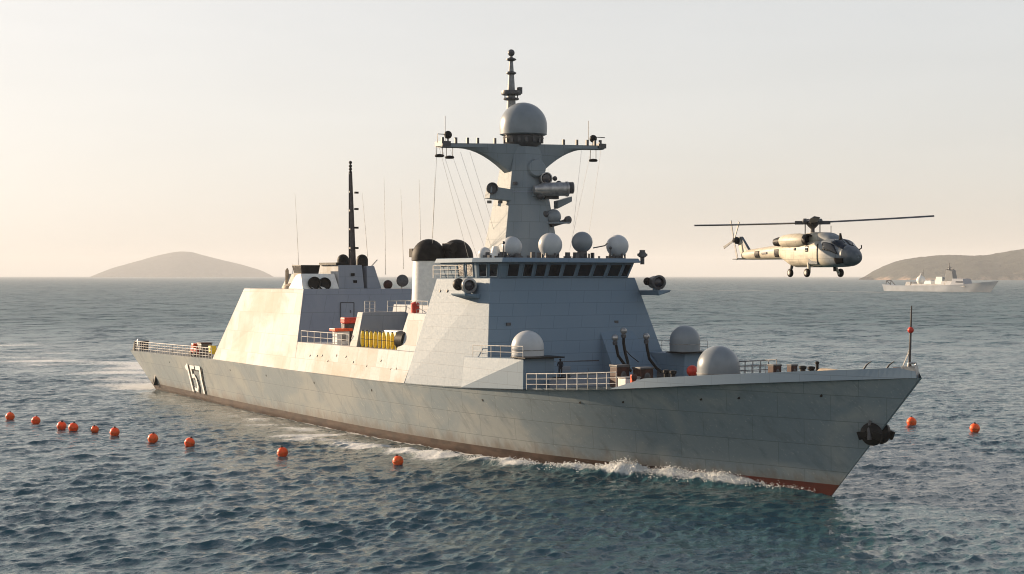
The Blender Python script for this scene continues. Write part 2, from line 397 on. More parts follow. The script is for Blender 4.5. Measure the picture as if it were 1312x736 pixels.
    a = idx[:-1, :]; b = np.roll(idx, -1, 1)[:-1, :]; c = np.roll(idx, -1, 1)[1:, :]; d = idx[1:, :]
    Q = np.stack([a, d, c, b], -1).reshape(-1, 4)
    me = bpy.data.meshes.new('sea')
    me.vertices.add(len(V)); me.vertices.foreach_set('co', V.astype(np.float32).ravel())
    nf = len(Q); me.loops.add(nf * 4); me.polygons.add(nf)
    me.loops.foreach_set('vertex_index', Q.astype(np.int32).ravel())
    me.polygons.foreach_set('loop_start', np.arange(0, nf * 4, 4, dtype=np.int32))
    me.polygons.foreach_set('loop_total', np.full(nf, 4, dtype=np.int32))
    me.polygons.foreach_set('use_smooth', np.ones(nf, dtype=bool))
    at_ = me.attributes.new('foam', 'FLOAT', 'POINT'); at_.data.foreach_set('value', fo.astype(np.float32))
    fr = me.attributes.new('open_sea', 'FLOAT', 'POINT'); fr.data.foreach_set('value', np.clip((D - 130) / 480, 0, 1).astype(np.float32))
    me.update(calc_edges=True)
    o = bpy.data.objects.new('sea', me); COL.objects.link(o); struct(o)
    return o, V, near

k = NT('sea_water')
fa = k.node('ShaderNodeAttribute', attribute_name='foam').outputs['Fac']
far = k.node('ShaderNodeAttribute', attribute_name='open_sea').outputs['Fac']
geo = k.node('ShaderNodeNewGeometry')
def pos(sc, rot=0.0):
    a = k.node('ShaderNodeMapping'); a.inputs['Rotation'].default_value = (0, 0, rot)
    b = k.node('ShaderNodeMapping'); b.inputs['Scale'].default_value = sc
    k.l.new(geo.outputs['Position'], a.inputs[0]); k.l.new(a.outputs[0], b.inputs[0]); return b.outputs[0]
n1 = k.noise(pos((1.0, 0.55, 1), R(30)), 1.5, 6, 0.62, 0.5)
n2 = k.noise(pos((1.0, 0.5, 1), R(25)), 0.30, 5, 0.6, 0.6)
n3 = k.noise(pos((1.0, 0.4, 1), R(20)), 0.055, 5, 0.6, 0.4)
h = k.math('MULTIPLY', n1, 0.34)
h = k.math('ADD', h, k.math('MULTIPLY', k.math('MULTIPLY', n2, k.math('ADD', far, 0.25)), 1.6))
h = k.math('ADD', h, k.math('MULTIPLY', k.math('MULTIPLY', n3, far), 5.0))
nb = k.bump(h, 1.0, 0.42)
def tilt_noise(vec, scale, det):
    n = k.node('ShaderNodeTexNoise'); n.inputs['Scale'].default_value = scale; n.inputs['Detail'].default_value = det; n.inputs['Roughness'].default_value = 0.6
    k.l.new(vec, n.inputs['Vector']); v = k.node('ShaderNodeVectorMath', operation='SUBTRACT'); k.l.new(n.outputs['Color'], v.inputs[0]); v.inputs[1].default_value = (.5, .5, .5); return v.outputs[0]
def vscale(v, f):
    n = k.node('ShaderNodeVectorMath', operation='SCALE'); k.l.new(v, n.inputs[0]); k.set(n.inputs['Scale'], f); return n.outputs[0]
def vadd(a, b_):
    n = k.node('ShaderNodeVectorMath', operation='ADD'); k.l.new(a, n.inputs[0]); k.l.new(b_, n.inputs[1]); return n.outputs[0]
pw = pos((1.0, 0.55, 1), R(30))
gust = k.ramp(k.noise(pos((1.0, .35, 1), R(10)), 0.012, 4, .6, .5), .3, .7, .65, 1.35)     # wind patches far out
t_far = vadd(vscale(tilt_noise(pw, 0.42, 4), k.math('MULTIPLY', gust, k.math('MULTIPLY_ADD', far, 1.5, 0.15))), vscale(tilt_noise(pw, 0.11, 4), k.math('MULTIPLY', far, 2.2)))
t_all = vadd(t_far, vadd(vscale(tilt_noise(pw, 1.1, 5), 0.85), vscale(tilt_noise(pw, 4.0, 3), 0.70)))
fl = k.node('ShaderNodeVectorMath', operation='MULTIPLY'); k.l.new(t_all, fl.inputs[0]); fl.inputs[1].default_value = (1, 1, 0)
nz_ = k.node('ShaderNodeVectorMath', operation='NORMALIZE'); k.l.new(vadd(nb, fl.outputs[0]), nz_.inputs[0])
k.l.new(nz_.outputs[0], k.p.inputs['Normal'])
k.p.inputs['Base Color'].default_value = rgb(0.026, 0.076, 0.094)
k.set(k.p.inputs['Roughness'], k.math('MULTIPLY_ADD', far, 0.30, 0.09)); k.p.inputs['IOR'].default_value = 1.34
k.set(k.p.inputs['Specular IOR Level'], k.math('MULTIPLY_ADD', far, -0.22, 0.5))
fn = k.noise(geo.outputs['Position'], 1.3, 8, 0.68, 0.8)
fn2 = k.noise(pos((1, .35, 1), R(32)), 0.5, 7, 0.7, 1.2)
fs = k.math('ADD', k.math('MULTIPLY', fn, 0.6), k.math('MULTIPLY', fn2, 0.4))
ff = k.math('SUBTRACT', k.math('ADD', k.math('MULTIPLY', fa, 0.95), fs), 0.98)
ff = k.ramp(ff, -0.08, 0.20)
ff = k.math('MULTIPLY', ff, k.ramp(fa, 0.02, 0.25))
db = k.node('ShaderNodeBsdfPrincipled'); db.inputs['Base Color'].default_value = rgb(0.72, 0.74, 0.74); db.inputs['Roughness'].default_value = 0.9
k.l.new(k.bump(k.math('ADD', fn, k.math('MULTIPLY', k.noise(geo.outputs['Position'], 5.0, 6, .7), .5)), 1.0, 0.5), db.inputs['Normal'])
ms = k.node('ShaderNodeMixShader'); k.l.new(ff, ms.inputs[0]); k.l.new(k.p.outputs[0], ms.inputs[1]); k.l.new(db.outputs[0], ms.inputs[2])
k.l.new(ms.outputs[0], k.out.inputs['Surface'])
M['sea'] = k.m
k = NT('foam_white'); k.p.inputs['Base Color'].default_value = rgb(0.75, 0.76, 0.76); k.p.inputs['Roughness'].default_value = 0.9
M['foam'] = k.m

sea, SEA_V, _ = make_sea(); sea.data.materials.append(M['sea'])
sv2 = SEA_V[(SEA_V[:, 1] > 40) & (SEA_V[:, 1] < 420)]
def sea_z(x, y):
    d = (sv2[:, 0] - x) ** 2 + (sv2[:, 1] - y) ** 2
    i = np.argpartition(d, 6)[:6]; return float(sv2[i, 2].mean())

# ================================================================= ISLANDS
def fbm(X, Y, seed, oct=6, base=1.0):
    r_ = np.random.default_rng(seed); out = np.zeros_like(X); a = 1.0; f = base
    for _ in range(oct):
        for _ in range(3):
            t = r_.uniform(0, 6.28); p = r_.uniform(0, 6.28)
            out += a / 3 * np.sin(f * (X * math.cos(t) + Y * math.sin(t)) + p + 1.2 * np.sin(f * .6 * (X * math.sin(t) - Y * math.cos(t)) + p * 2))
        a *= 0.5; f *= 2.03
    return out
def island(name, D, prof, depth, mat, seed, rough):
    k_ = D / 4300.0
    us = np.array([p[0] for p in prof], float); vsn = np.array([p[1] for p in prof], float)
    xs = (us - CX) / FPX * D; hs_ = np.maximum((HZ - vsn) / FPX * D + CAM_H, -1.0)
    nx, ny = 420, 90
    gx = np.linspace(xs[0], xs[-1], nx); gh = np.interp(gx, xs, hs_)
    kk = np.ones(13) / 13; gh = np.convolve(np.pad(gh, 6, mode='edge'), kk, 'valid')
    ty = np.linspace(-1, 1, ny)
    X, T = np.meshgrid(gx, ty, indexing='ij'); Hh = np.repeat(gh[:, None], ny, 1)
    ridge = 0.12 * np.sin(X / (xs[-1] - xs[0]) * 9)
    prof2 = np.clip(1 - np.abs(T - ridge) ** 2.0, 0, 1)
    n = fbm(X / k_, T * depth, seed, 6, 0.02)
    Z = Hh * prof2 * (1 + rough * n * (1 - prof2)) + np.clip(prof2 * 6, 0, 1) * fbm(X / k_, T * depth, seed + 1, 5, 0.13) * rough * 4.2 * k_
    wdt = k_ * depth * np.clip(np.sqrt(np.maximum(Hh, 0) / gh.max()), .15, 1)
    Yc = D + T * wdt
    Z[:, 0] = -4; Z[:, -1] = -4
    V = np.stack([X, Yc, Z - 1.0], -1).reshape(-1, 3)
    idx = np.arange(nx * ny).reshape(nx, ny)
    Q = np.stack([idx[:-1, :-1], idx[1:, :-1], idx[1:, 1:], idx[:-1, 1:]], -1).reshape(-1, 4)
    me = bpy.data.meshes.new(name); me.from_pydata(V.tolist(), [], Q.tolist()); me.materials.append(mat)
    me.polygons.foreach_set('use_smooth', [True] * len(me.polygons)); me.update()
    o = bpy.data.objects.new(name, me); COL.objects.link(o); struct(o); return o
def land(name, green, rock, amount, f_):
    k = NT(name); geo = k.node('ShaderNodeNewGeometry')
    sp = k.node('ShaderNodeSeparateXYZ'); k.l.new(geo.outputs['Position'], sp.inputs[0])
    def n(s, d=5): return k.noise(geo.outputs['Position'], s / f_, d, 0.6)
    g = k.mix(k.ramp(n(0.05), .35, .65), rgb(*[q * .6 for q in green]), rgb(*green))
    lowr = k.ramp(k.math('ADD', k.math('DIVIDE', sp.outputs[2], f_), k.math('MULTIPLY', n(0.02), 55.0)), 52 * amount + 10, 30 * amount + 4)
    c = k.mix(lowr, g, k.mix(k.ramp(n(0.06), .4, .6), rgb(*rock), rgb(*[q * .55 for q in rock])))
    k.set(k.p.inputs['Base Color'], c); k.p.inputs['Roughness'].default_value = 0.95; k.p.inputs['Specular IOR Level'].default_value = 0.1
    k.l.new(k.bump(n(0.09), 1.0, 6.0 * f_), k.p.inputs['Normal'])
    return k.m
island('island', 14000, [(118, 356), (124, 353), (150, 343), (175, 335.5), (200, 327.5), (215, 324), (230, 322), (245, 323), (262, 327.5), (285, 333), (310, 339), (332, 346), (346, 353), (350, 356)], 260, land('island_scrub', (0.07, 0.072, 0.07), (0.09, 0.085, 0.08), 0.15, 3.2), 3, 0.07)
island('headland', 6000, [(1112, 356), (1120, 352), (1133, 344), (1150, 335.5), (1168, 331), (1190, 328.5), (1212, 326.5), (1235, 328), (1258, 327.5), (1275, 324.5), (1295, 321), (1312, 318.5), (1350, 313), (1420, 309), (1500, 316), (1570, 331), (1620, 356)], 420, land('headland_scrub', (0.065, 0.068, 0.055), (0.50, 0.34, 0.24), 0.55, 1.4), 8, 0.28)

# ================================================================= THE WARSHIP
ship = thing('warship', 'large grey stealthy warship with a tall radar mast under way towards the right', 'warship', SHIP_O, SHIP_YAW)

# ---- hull
def stem_x(z): return 9.5 * max(z, -3) / 10.1
def stern_x(z): return -140.0 - 8.9 * max(z, -2) / 5.76
def hull_pt(t, wv):
    """t 0..1 stern to stem, wv 0..1 waterline to deck edge"""
    xd = -148.9 + (9.5 + 148.9) * t; zd = deck_z(xd); z = zd * wv
    x = stern_x(z) + (stem_x(z) - stern_x(z)) * t
    yw = interp(-140 + 140 * t, WXs, WYs); yd = deck_y(xd)
    fw = min(max((xd + 52) / 40, 0), 1); pw = 1.0 + 0.25 * fw
    return Vector((x, -max(0.03, yw + (yd - yw) * wv ** pw), z))
def hull_at(x, z):
    """starboard surface point at ship x and height z"""
    t = (x + 145) / 150.0
    for _ in range(14):
        xd = -148.9 + 158.4 * t; wv = z / deck_z(xd); p = hull_pt(t, wv); t += (x - p.x) / 156.0
    return p
NS = 150
ts = [1 - (1 - i / NS) ** 1.25 for i in range(NS + 1)]
LEV = [0.0, 0.06, 0.125]
hull = MB(); rows = []
for t in ts:
    xd = -148.9 + 158.4 * t; zb = 1.0 / deck_z(xd)
    ws = [0, zb * .5, zb] + [zb + (1 - zb) * j / 9 for j in range(1, 10)]
    col = [hull_pt(t, q) for q in ws]
    b = col[0]; col = [Vector((b.x - (2 if t > .99 else 0), b.y * .8, -2.2))] + col
    rows.append(col)
nl = len(rows[0])
for sgn in (1, -1):
    vs_ = [(p.x, p.y * sgn, p.z) for c in rows for p in c]
    for i in range(NS):
        for j in range(nl - 1):
            o_ = [i * nl + j, (i + 1) * nl + j, (i + 1) * nl + j + 1, i * nl + j + 1]
            hull.f.append(tuple(q + len(hull.v) for q in (o_ if sgn == 1 else o_[::-1]))); hull.mi.append(1 if j < 3 else 0)
    hull.v += vs_
n0 = len(rows) * nl                                           # transom and stem closing strips
for j in range(nl - 1):
    hull.f.append((j, j + 1, n0 + j + 1, n0 + j)); hull.mi.append(1 if j < 3 else 0)
    e = NS * nl; hull.f.append((e + j, n0 + e + j, n0 + e + j + 1, e + j + 1)); hull.mi.append(1 if j < 3 else 0)
hull_o = hull.build('hull', [M['hull'], M['boot']], ship, smooth=40)

# ---- deck sheet, rubbing strake, bow bulwark
dk = MB(); L_, R_ = [], []
for i in range(NS + 1):
    x = -148.7 + 158.0 * i / NS; y = deck_y(x) - 0.02; z = deck_z(x) - 0.03
    L_.append((x, -y, z)); R_.append((x, y, z))
dk.add(L_ + R_, [(i, i + 1, NS + 1 + i + 1, NS + 1 + i) for i in range(NS)])
dk.build('deck', M['deck'], ship)
bw = MB()
for sgn in (-1, 1):
    P0, P1, P2, P3 = [], [], [], []
    for i in range(61):
        x = -17.2 + (9.3 + 17.2) * i / 60; y = deck_y(x); z = deck_z(x)
        hh = min(max((x + 17.2) / 3.6, 0.0), 1.0) * 0.80 + 0.01
        yt = max(0.02, y - 0.10 * hh * 2)
        P0.append((x, sgn * (y + 0.02), z + 0.0)); P1.append((x - .42 * hh * max(0, (x - 5) / 4.3), sgn * (yt + 0.02), z + hh))
        P2.append((x - .42 * hh * max(0, (x - 5) / 4.3), sgn * max(0.0, yt - 0.14), z + hh)); P3.append((x, sgn * max(0.0, y - 0.16), z))
    n = 61
    bw.add(P0 + P1 + P2 + P3, [f for i in range(n - 1) for f in ((i, i + 1, n + i + 1, n + i), (n + i, n + i + 1, 2 * n + i + 1, 2 * n + i), (2 * n + i, 2 * n + i + 1, 3 * n + i + 1, 3 * n + i))])
bw.build('bulwark', M['grey'], ship, label='pale raised plating round the bow')
# bow chock at the very tip of the stem
b = MB(); b.prism([(8.2, -.5, 10.0), (9.2, -.12, 10.1), (9.2, .12, 10.1), (8.2, .5, 10.0)], [(8.0, -.55, 10.9), (9.05, -.18, 10.95), (9.05, .18, 10.95), (8.0, .55, 10.9)])
b.tube([(8.6, -.4, 10.9), (8.6, -.4, 11.15), (8.6, .4, 11.15), (8.6, .4, 10.9)], .08)
b.build('bow_chock', M['metal'], ship, smooth=40, bevel=.04)

# ---- pennant number on the quarter, white with black drop shade
def stroke(pts, wd): 
    out = []
    pts = [Vector((p[0], p[1])) for p in pts]
    for a, c in zip(pts[:-1], pts[1:]):
        d = (c - a).normalized() * wd / 2; n_ = Vector((-d.y, d.x)); out.append((a - d * .9, c + d * .9, n_))
    return out
G1 = [[(0.05, 3.05), (0.75, 3.35), (0.75, 0.0)]]
G5 = [[(1.7, 3.3), (0.3, 3.3), (0.25, 1.95), (1.15, 2.1), (1.65, 1.6), (1.7, .7), (1.2, .05), (.3, .15)]]
G7 = [[(0.05, 3.3), (1.55, 3.3), (1.25, 1.8), (1.2, 0.0)]]
num = MB()
x_ = -120.0
for gi, G in enumerate((G1, G5, G7)):
    for st_ in G:
        for layer, (ox, oz, off, mi) in enumerate(((0.42, -0.20, 0.07, 1), (0, 0, 0.14, 0))):
            for a, c, n_ in stroke(st_, 0.60 if gi != 1 else 0.48):
                q = []
                for e in range(5):
                    m_ = a.lerp(c, e / 4)
                    for sg in (-1, 1):
                        g = m_ + n_ * sg; p = hull_at(x_ + g.x * 1.06 + ox, 1.35 + g.y * 1.02 + oz); q.append((p.x, p.y - off - 0.004 * (gi + len(num.v) % 5), p.z))
                num.add(q, [(2 * e, 2 * e + 1, 2 * e + 3, 2 * e + 2) for e in range(4)], mi)
    x_ += (1.9, 2.75, 0)[gi]
num.build('hull_number', [plain('number_white', (.90, .90, .88), .6, 0, .03), M['black']], ship, label='white number 157 shaded in black on the quarter')

# ---- round fairlead opening near the stern
p = hull_at(-138.6, 1.7)
b = MB(); b.lathe([(1.0, -.3), (1.0, .12), (.85, .18), (.68, .18), (.66, -.05), (.01, -.07)], p, (-.25, -1, .15), 20, 0)
b.build('mooring_port', M['black'], ship, smooth=40)

# ---- aft superstructure
def block(name, b4, t4, mat, bevel=0.07, parent=ship, label=None):
    return MB().prism(b4, t4).build(name, mat, parent, bevel=bevel, label=label)
def both(p): return [(p[0], -p[1], p[2])]
def ring(xa, ya, za, xf, yf, zf): return [(xa, -ya, za), (xf, -yf, zf), (xf, yf, zf), (xa, ya, za)]
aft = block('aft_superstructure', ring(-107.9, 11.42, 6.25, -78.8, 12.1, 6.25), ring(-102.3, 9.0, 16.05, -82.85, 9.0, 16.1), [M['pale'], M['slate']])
aft.data.polygons.foreach_set('material_index', [1 if abs(p.normal.x) > .8 and p.normal.x > 0 else 0 for p in aft.data.polygons])  # shade on the forward face is painted in with darker slate
# door on the forward face
def on_face(u, v, z0, x0, slope):  # forward face of a house leaning aft
    q = at(u, v, x=x0)
    for _ in range(6): q = at(u, v, x=x0 + slope * (q.z - z0))
    return q
a_ = on_face(436, 388, 16.1, -82.85, -.411); c_ = on_face(453, 411, 16.1, -82.85, -.411)
b = MB(); e_ = .10
q4 = [tuple(on_face(u_, v_, 16.1, -82.85, -.411) + Vector((e_, 0, 0))) for u_, v_ in ((436, 388), (453, 388), (453, 411), (436, 411))]
b.prism([(x - .1, y, z) for x, y, z in q4], q4)
dr_ = b.build('door', M['slate'], aft, bevel=.03)
hx = [(q4[1][0] * .5 + q4[2][0] * .5 + .05)]
MB().tube([(hx[0], c_.y - .25, (a_.z + c_.z) / 2 + .2), (hx[0] + .02, c_.y - .25, (a_.z + c_.z) / 2 - .2)], .05).build('handle', M['dark'], dr_)
fr = MB()
for i in range(4):
    fr.tube([q4[i], q4[(i + 1) % 4]], .06, 5)
fr.build('door_frame', M['dark'], aft)
# scuttles low on the lit side
def side_y(x, z):  # slanted sides shared by the houses
    return -(12.12 - (z - 6.35) * 0.32)
sc = MB()
for u in (396, 405, 411, 420, 429, 441, 452, 470, 486, 501, 508):
    z = 8.2; y = side_y(0, z) - 0.03; q = at(u, 462, y=y); q.z = 8.2 + .4 * math.sin(u)
    y = side_y(0, q.z)
    sc.lathe([(.13, -.05), (.13, .012), (.01, .012)], (q.x, y, q.z), (0, -.95, .3), 10)
midh = block('midship_house', [(-79.6, -12.09, 6.3), (-50.6, -12.1, 6.4), (-50.6, 12.1, 6.4), (-79.6, 12.09, 6.3)], [(-80.4, -10.98, 9.7), (-50.1, -10.98, 9.75), (-50.1, 10.98, 9.75), (-80.4, 10.98, 9.7)], M['pale'], .04)
sc.build_each('scuttle', M['black'], midh)
# ---- cross wall amidships and small house against the bridge block
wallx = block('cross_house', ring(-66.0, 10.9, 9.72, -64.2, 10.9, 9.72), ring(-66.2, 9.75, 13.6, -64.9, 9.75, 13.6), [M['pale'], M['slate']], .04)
wallx.data.polygons.foreach_set('material_index', [1 if p.normal.x > .8 else 0 for p in wallx.data.polygons])  # forward side gets the dark material to paint its shade
block('link_house', ring(-54.4, 10.95, 9.76, -50.0, 10.95, 9.76), ring(-54.0, 9.72, 13.75, -49.6, 9.72, 13.75), M['pale'], .04)
block('funnel_house', ring(-69.0, 4.6, 9.72, -54.2, 4.6, 9.72), ring(-68.0, 4.2, 14.4, -54.3, 4.2, 14.4), M['slate'], .06)

# ---- forward superstructure: side plates raked in, face with a folded crease
yb, yt = 11.75, 8.92
FB = [(-50.4, -12.14, 6.45), (-34.9, -11.35, 6.7), (-34.35, -3.2, 6.7), (-34.35, 3.2, 6.7), (-34.9, 11.35, 6.7), (-50.4, 12.14, 6.45)]
FT = [(-48.9, -9.08, 17.5), (-38.35, -8.9, 17.55), (-38.05, -3.0, 17.55), (-38.05, 3.0, 17.55), (-38.35, 8.9, 17.55), (-48.9, 9.08, 17.5)]
fwd = block('forward_superstructure', FB, FT, M['grey'], .09)
def face_x(y, z):
    f_ = (z - 6.7) / 10.85
    return (-34.5 - 0.25 * max(0, (abs(y) - 3) / 8)) * (1 - f_) + (-38.1 - .2 * max(0, (abs(y) - 3) / 6)) * f_
# long seam bar near the deck and conduits on the front face
b = MB(); b.tube([(face_x(-6, 9.2) + .12, -6, 9.2), (face_x(2, 9.2) + .12, 2, 9.2)], .07); b.tube([(face_x(-5, 8) + .25, -4.6, 9.2), (face_x(-5, 7) + .25, -4.6, 7.0)], .06)
b.build('conduit', M['dark'], fwd)
b = MB()
for y in (-7.8, 5.2):
    b.box((face_x(y, 13) + .04, y, 13), (.12, .5, .28), 0)
b.build_each('face_fitting', M['dark'], fwd)
# dark holes by the top of the lit side
b = MB()
for u, v in ((564, 373), (573, 373)):
    q = at(u, v, y=-9.4); b.lathe([(.15, -.3), (.15, .03), (.01, .03)], (q.x, -(9.08 + (17.5 - q.z) * .28) , q.z), (0, -1, .28), 10)
b.build_each('scuttle', M['black'], fwd)

# watertight door, ladder and vents low on the forward face
def on_front(y, z, off=.05): return Vector((face_x(y, z) + off, y, z))
for y in (-5.6, .2):
    P = [on_front(y - .45, 7.35), on_front(y + .45, 7.35), on_front(y + .45, 9.3), on_front(y - .45, 9.3)]
    d_ = MB().prism([p - Vector((.15, 0, 0)) for p in P], P).build('door', M['grey'], fwd, bevel=.04)
    f_ = MB()
    for i in range(4): f_.tube([P[i], P[(i + 1) % 4]], .05, 5)
    f_.build('door_frame', M['slate'], d_); MB().tube([on_front(y + .3, 8.2, .1), on_front(y + .3, 8.5, .1)], .05, 6).build('handle', M['dark'], d_)
for y, z in ((-2.2, 8.4), (-7.0, 11.2)):
    b = MB(); c = on_front(y, z); b.box(c, (.2, 1.1, .7))
    for i in range(4): b.box(c + Vector((.12, 0, -.24 + .16 * i)), (.06, 1.0, .05))
    b.build('vent', M['slate'], fwd)
# scuppers with rust weeps along the sheer
sp_ = MB()
for x in (-128, -101, -88, -73, -58, -36, -22, -17, -9, -5.5, 1.5):
    p = hull_at(x, deck_z(x) - 1.15); sp_.lathe([(.14, -.3), (.14, .015), (.01, .015)], p, (.1, -1, -.12), 12)
sp_.build_each('scupper', M['black'], ship)

# ---- sponsons either side of the foredeck with their domes
for sgn in (-1, 1):
    o_ = block('sponson', [(-39, sgn * 11.86, 6.75), (-28.6, sgn * 11.24, 7.2), (-28.6, sgn * 7.6, 7.2), (-39, sgn * 7.6, 6.75)] if sgn < 0 else [(-39, 7.6, 6.75), (-28.6, 7.6, 7.2), (-28.6, 11.24, 7.2), (-39, 11.86, 6.75)],
               [(-39.6, sgn * 11.15, 9.75), (-28.6, sgn * 11.2, 10.05), (-28.6, sgn * 7.8, 10.05), (-39.6, sgn * 7.8, 9.75)] if sgn < 0 else [(-39.6, 7.8, 9.75), (-28.6, 7.8, 10.05), (-28.6, 11.2, 10.05), (-39.6, 11.15, 9.75)], M['grey'], .05)
    MB().box((-29.3, sgn * 9.2, 10.12), (2.6, 4.4, .12)).build('platform_edge', M['black'], o_, bevel=.02)
    rail_mesh([(-38.2, sgn * 11.0, 9.8), (-33, sgn * 11.0, 9.92), (-29.0, sgn * 11.0, 10.04)], 1.15, 1.7, 2, .035).build('railing', M['rail'], o_)

def dome_part(name, c, r, base, mat=None, parent=ship, squash=1.0, seam=True):
    b = MB(); b.dome(c, r, base, 36, 0, 12, squash)
    o = b.build(name, mat or M['radome'], parent, smooth=50)
    if seam:
        q = MB(); q.lathe([(r + .0, -.05), (r + .035, -.05), (r + .035, .05), (r + .0, .05)], (c[0], c[1], c[2] + base * .72), (0, 0, 1), 36)
        q.build('seam_ring', M['railg'], o, smooth=40)
    return o
def r_px(px, p):  # size of a span seen at ship point p
    q = SHIP_O + DF * p[0] + DP * p[1]; return px / FPX * q.y
q = at(676, 445, y=-9.0); dome_part('radome', (q.x, -9.0, 10.0), r_px(21, q), 1.0)
q = at(877.5, 440, y=9.0); dome_part('radome', (q.x, 9.0, 10.0), r_px(19.5, q), 1.25, M['radomegrey'])
q = at(920.5, 460, y=0.0); rd = r_px(27.5, q); dome_part('radome', (q.x, 0, 7.9), rd, 1.75, M['radomegrey'], squash=1.02)

# ---- sloped blast deflector with hoses
b = MB(); b.prism([(-36.3, 2.4, 7.0), (-31.4, 1.7, 7.1), (-31.2, 8.2, 7.1), (-36.3, 8.2, 7.0)], [(-36.9, 2.9, 12.0), (-36.2, 2.9, 12.05), (-36.1, 6.9, 12.05), (-36.9, 6.9, 12.0)])
defl = b.build('blast_deflector', M['grey'], ship, bevel=.05)
b = MB(); b.box((-31.25, 7.2, 7.75), (.9, 1.1, 1.0)); b.build('hose_locker', M['dark'], defl, bevel=.04)
for (u0, v0, pts) in ((788, 436, ((790, 446), (792, 456), (800, 467), (809, 476))), (799, 427, ((799, 440), (801, 452), (804, 463), (806, 475))), (828, 434, ((829, 446), (832, 460), (841, 472), (852, 480)))):
    xs2 = [-31.6, -31.6, -31.5, -31.2, -30.9]; P = [at(u0, v0, x=xs2[0])] + [at(a, b_, x=xx) for (a, b_), xx in zip(pts, xs2[1:])]
    o_ = MB().tube(P, [.13, .15, .15, .15, .15], 8).build('hose_post', M['black'], defl, smooth=50)
    MB().ball(P[0] + Vector((0, 0, .22)), .34, 14).build('lamp_head', M['metal'], o_, smooth=60)
    b = MB(); b.lathe([(.22, -.3), (.26, 0), (.18, .12)], P[0] + Vector((0, 0, -.2)), (0, 0, 1), 12); b.build('collar', M['dark'], o_, smooth=40)
b = MB(); b.tube([at(800, 447, x=-31.6), at(808, 456, x=-32.2), at(818, 464, x=-33)], .05, 5); b.build('cable', M['black'], defl)

# ---- wheelhouse
WB = [(-48.5, -8.7), (-41.2, -8.75), (-38.2, -7.85), (-38.2, 7.85), (-41.2, 8.75), (-48.5, 8.7)]
WT = [(-48.5, -8.9), (-40.8, -9.1), (-37.4, -8.1), (-37.4, 8.1), (-40.8, 9.1), (-48.5, 8.9)]
wh = MB().prism([(x, y, 17.53) for x, y in WB], [(x, y, 19.1) for x, y in WT]).build('wheelhouse', M['grey'], ship, bevel=.04)
RB = [(-49.2, -9.2), (-40.6, -9.7), (-36.7, -8.5), (-36.7, 8.5), (-40.6, 9.7), (-49.2, 9.2)]
RT = [(x * 1.0 - (.25 if x > -42 else 0), y * .975) for x, y in RB]
MB().prism([(x, y, 19.1) for x, y in RB], [(x, y, 19.55) for x, y in RT]).build('roof', M['grey'], wh, bevel=.05)
def wall_quad(y0, y1, f0, f1, off, A0, A1, T0, T1):
    """quad on a wall between plan points A0-A1 (z 17.53) and T0-T1 (z 19.1)"""
    def pt(s_, f_):
        lo = Vector(A0).lerp(Vector(A1), s_); hi = Vector(T0).lerp(Vector(T1), s_); q = lo.lerp(hi, f_)
        return Vector((q.x, q.y, 17.53 + 1.57 * f_))
    d = Vector((A1[1] - A0[1], -(A1[0] - A0[0]))).normalized()
    P = [pt(y0, f0), pt(y1, f0), pt(y1, f1), pt(y0, f1)]
    o2 = Vector((d.x, d.y, 0)) * off
    return P, o2
def pane(s0, s1, A0, A1, T0, T1):
    P, o2 = wall_quad(s0, s1, .09, .90, .05, A0, A1, T0, T1)
    wdw = MB().prism([p - o2 for p in P], [p + o2 * .6 for p in P]).build('window', M['glass'], wh)
    f_ = MB()
    for i in range(4):
        f_.tube([P[i] + o2 * .8, P[(i + 1) % 4] + o2 * .8], .055, 5)
    f_.build('frame', M['grey'], wdw)
fu = [(650, 664.5), (670, 682), (686, 699), (703, 718), (722, 737), (741, 757), (761, 776), (780, 795), (798, 813)]
for u0, u1 in fu:
    ya_, yb_ = at(u0, 346, x=-37.8).y, at(u1, 346, x=-37.8).y
    s0, s1 = (ya_ + 8.0) / 16, (yb_ + 8.0) / 16
    pane(min(max(s0, .015), .97), min(s1, .985), WB[2], WB[3], WT[2], WT[3])
for s0, s1 in ((.12, .44), (.54, .88)):
    pane(s0, s1, WB[1], WB[2], WT[1], WT[2]); pane(1 - s1, 1 - s0, WB[3], WB[4], WT[3], WT[4])
for s0, s1 in ((.5, .68), (.74, .92)):
    pane(s0, s1, WB[0], WB[1], WT[0], WT[1]); pane(1 - s1, 1 - s0, WB[4], WB[5], WT[4], WT[5])
# visor wipers and small pale screens behind the glass
# roof domes on pedestals
for (u, v, rp, xx, mt) in ((621, 325.5, 8.5, -43.5, 'radome'), (655.7, 316.5, 13.3, -40.0, 'radome'), (705, 314, 15.5, -39.0, 'radome'), (745.8, 310.5, 13.5, -39.5, 'radomegrey'), (791, 315.5, 14.5, -39.5, 'radome')):
    q = at(u, v, x=xx); r_ = r_px(rp, q); b = MB(); b.ball(q, r_, 30, 0, 16)
    o_ = b.build('satcom_dome', M[mt], wh, smooth=60)
    g = MB(); g.lathe([(r_ * .62, 0), (r_ * .5, .12), (r_ * .45, max(.15, q.z - r_ * .8 - 19.55))], (q.x, q.y, 19.55), (0, 0, 1), 14)
    for a in range(5): g.box((q.x + r_ * .7 * math.cos(a * 1.3), q.y + r_ * .7 * math.sin(a * 1.3), 19.8), (.14, .14, .5))
    g.build('pedestal', M['dark'], o_)
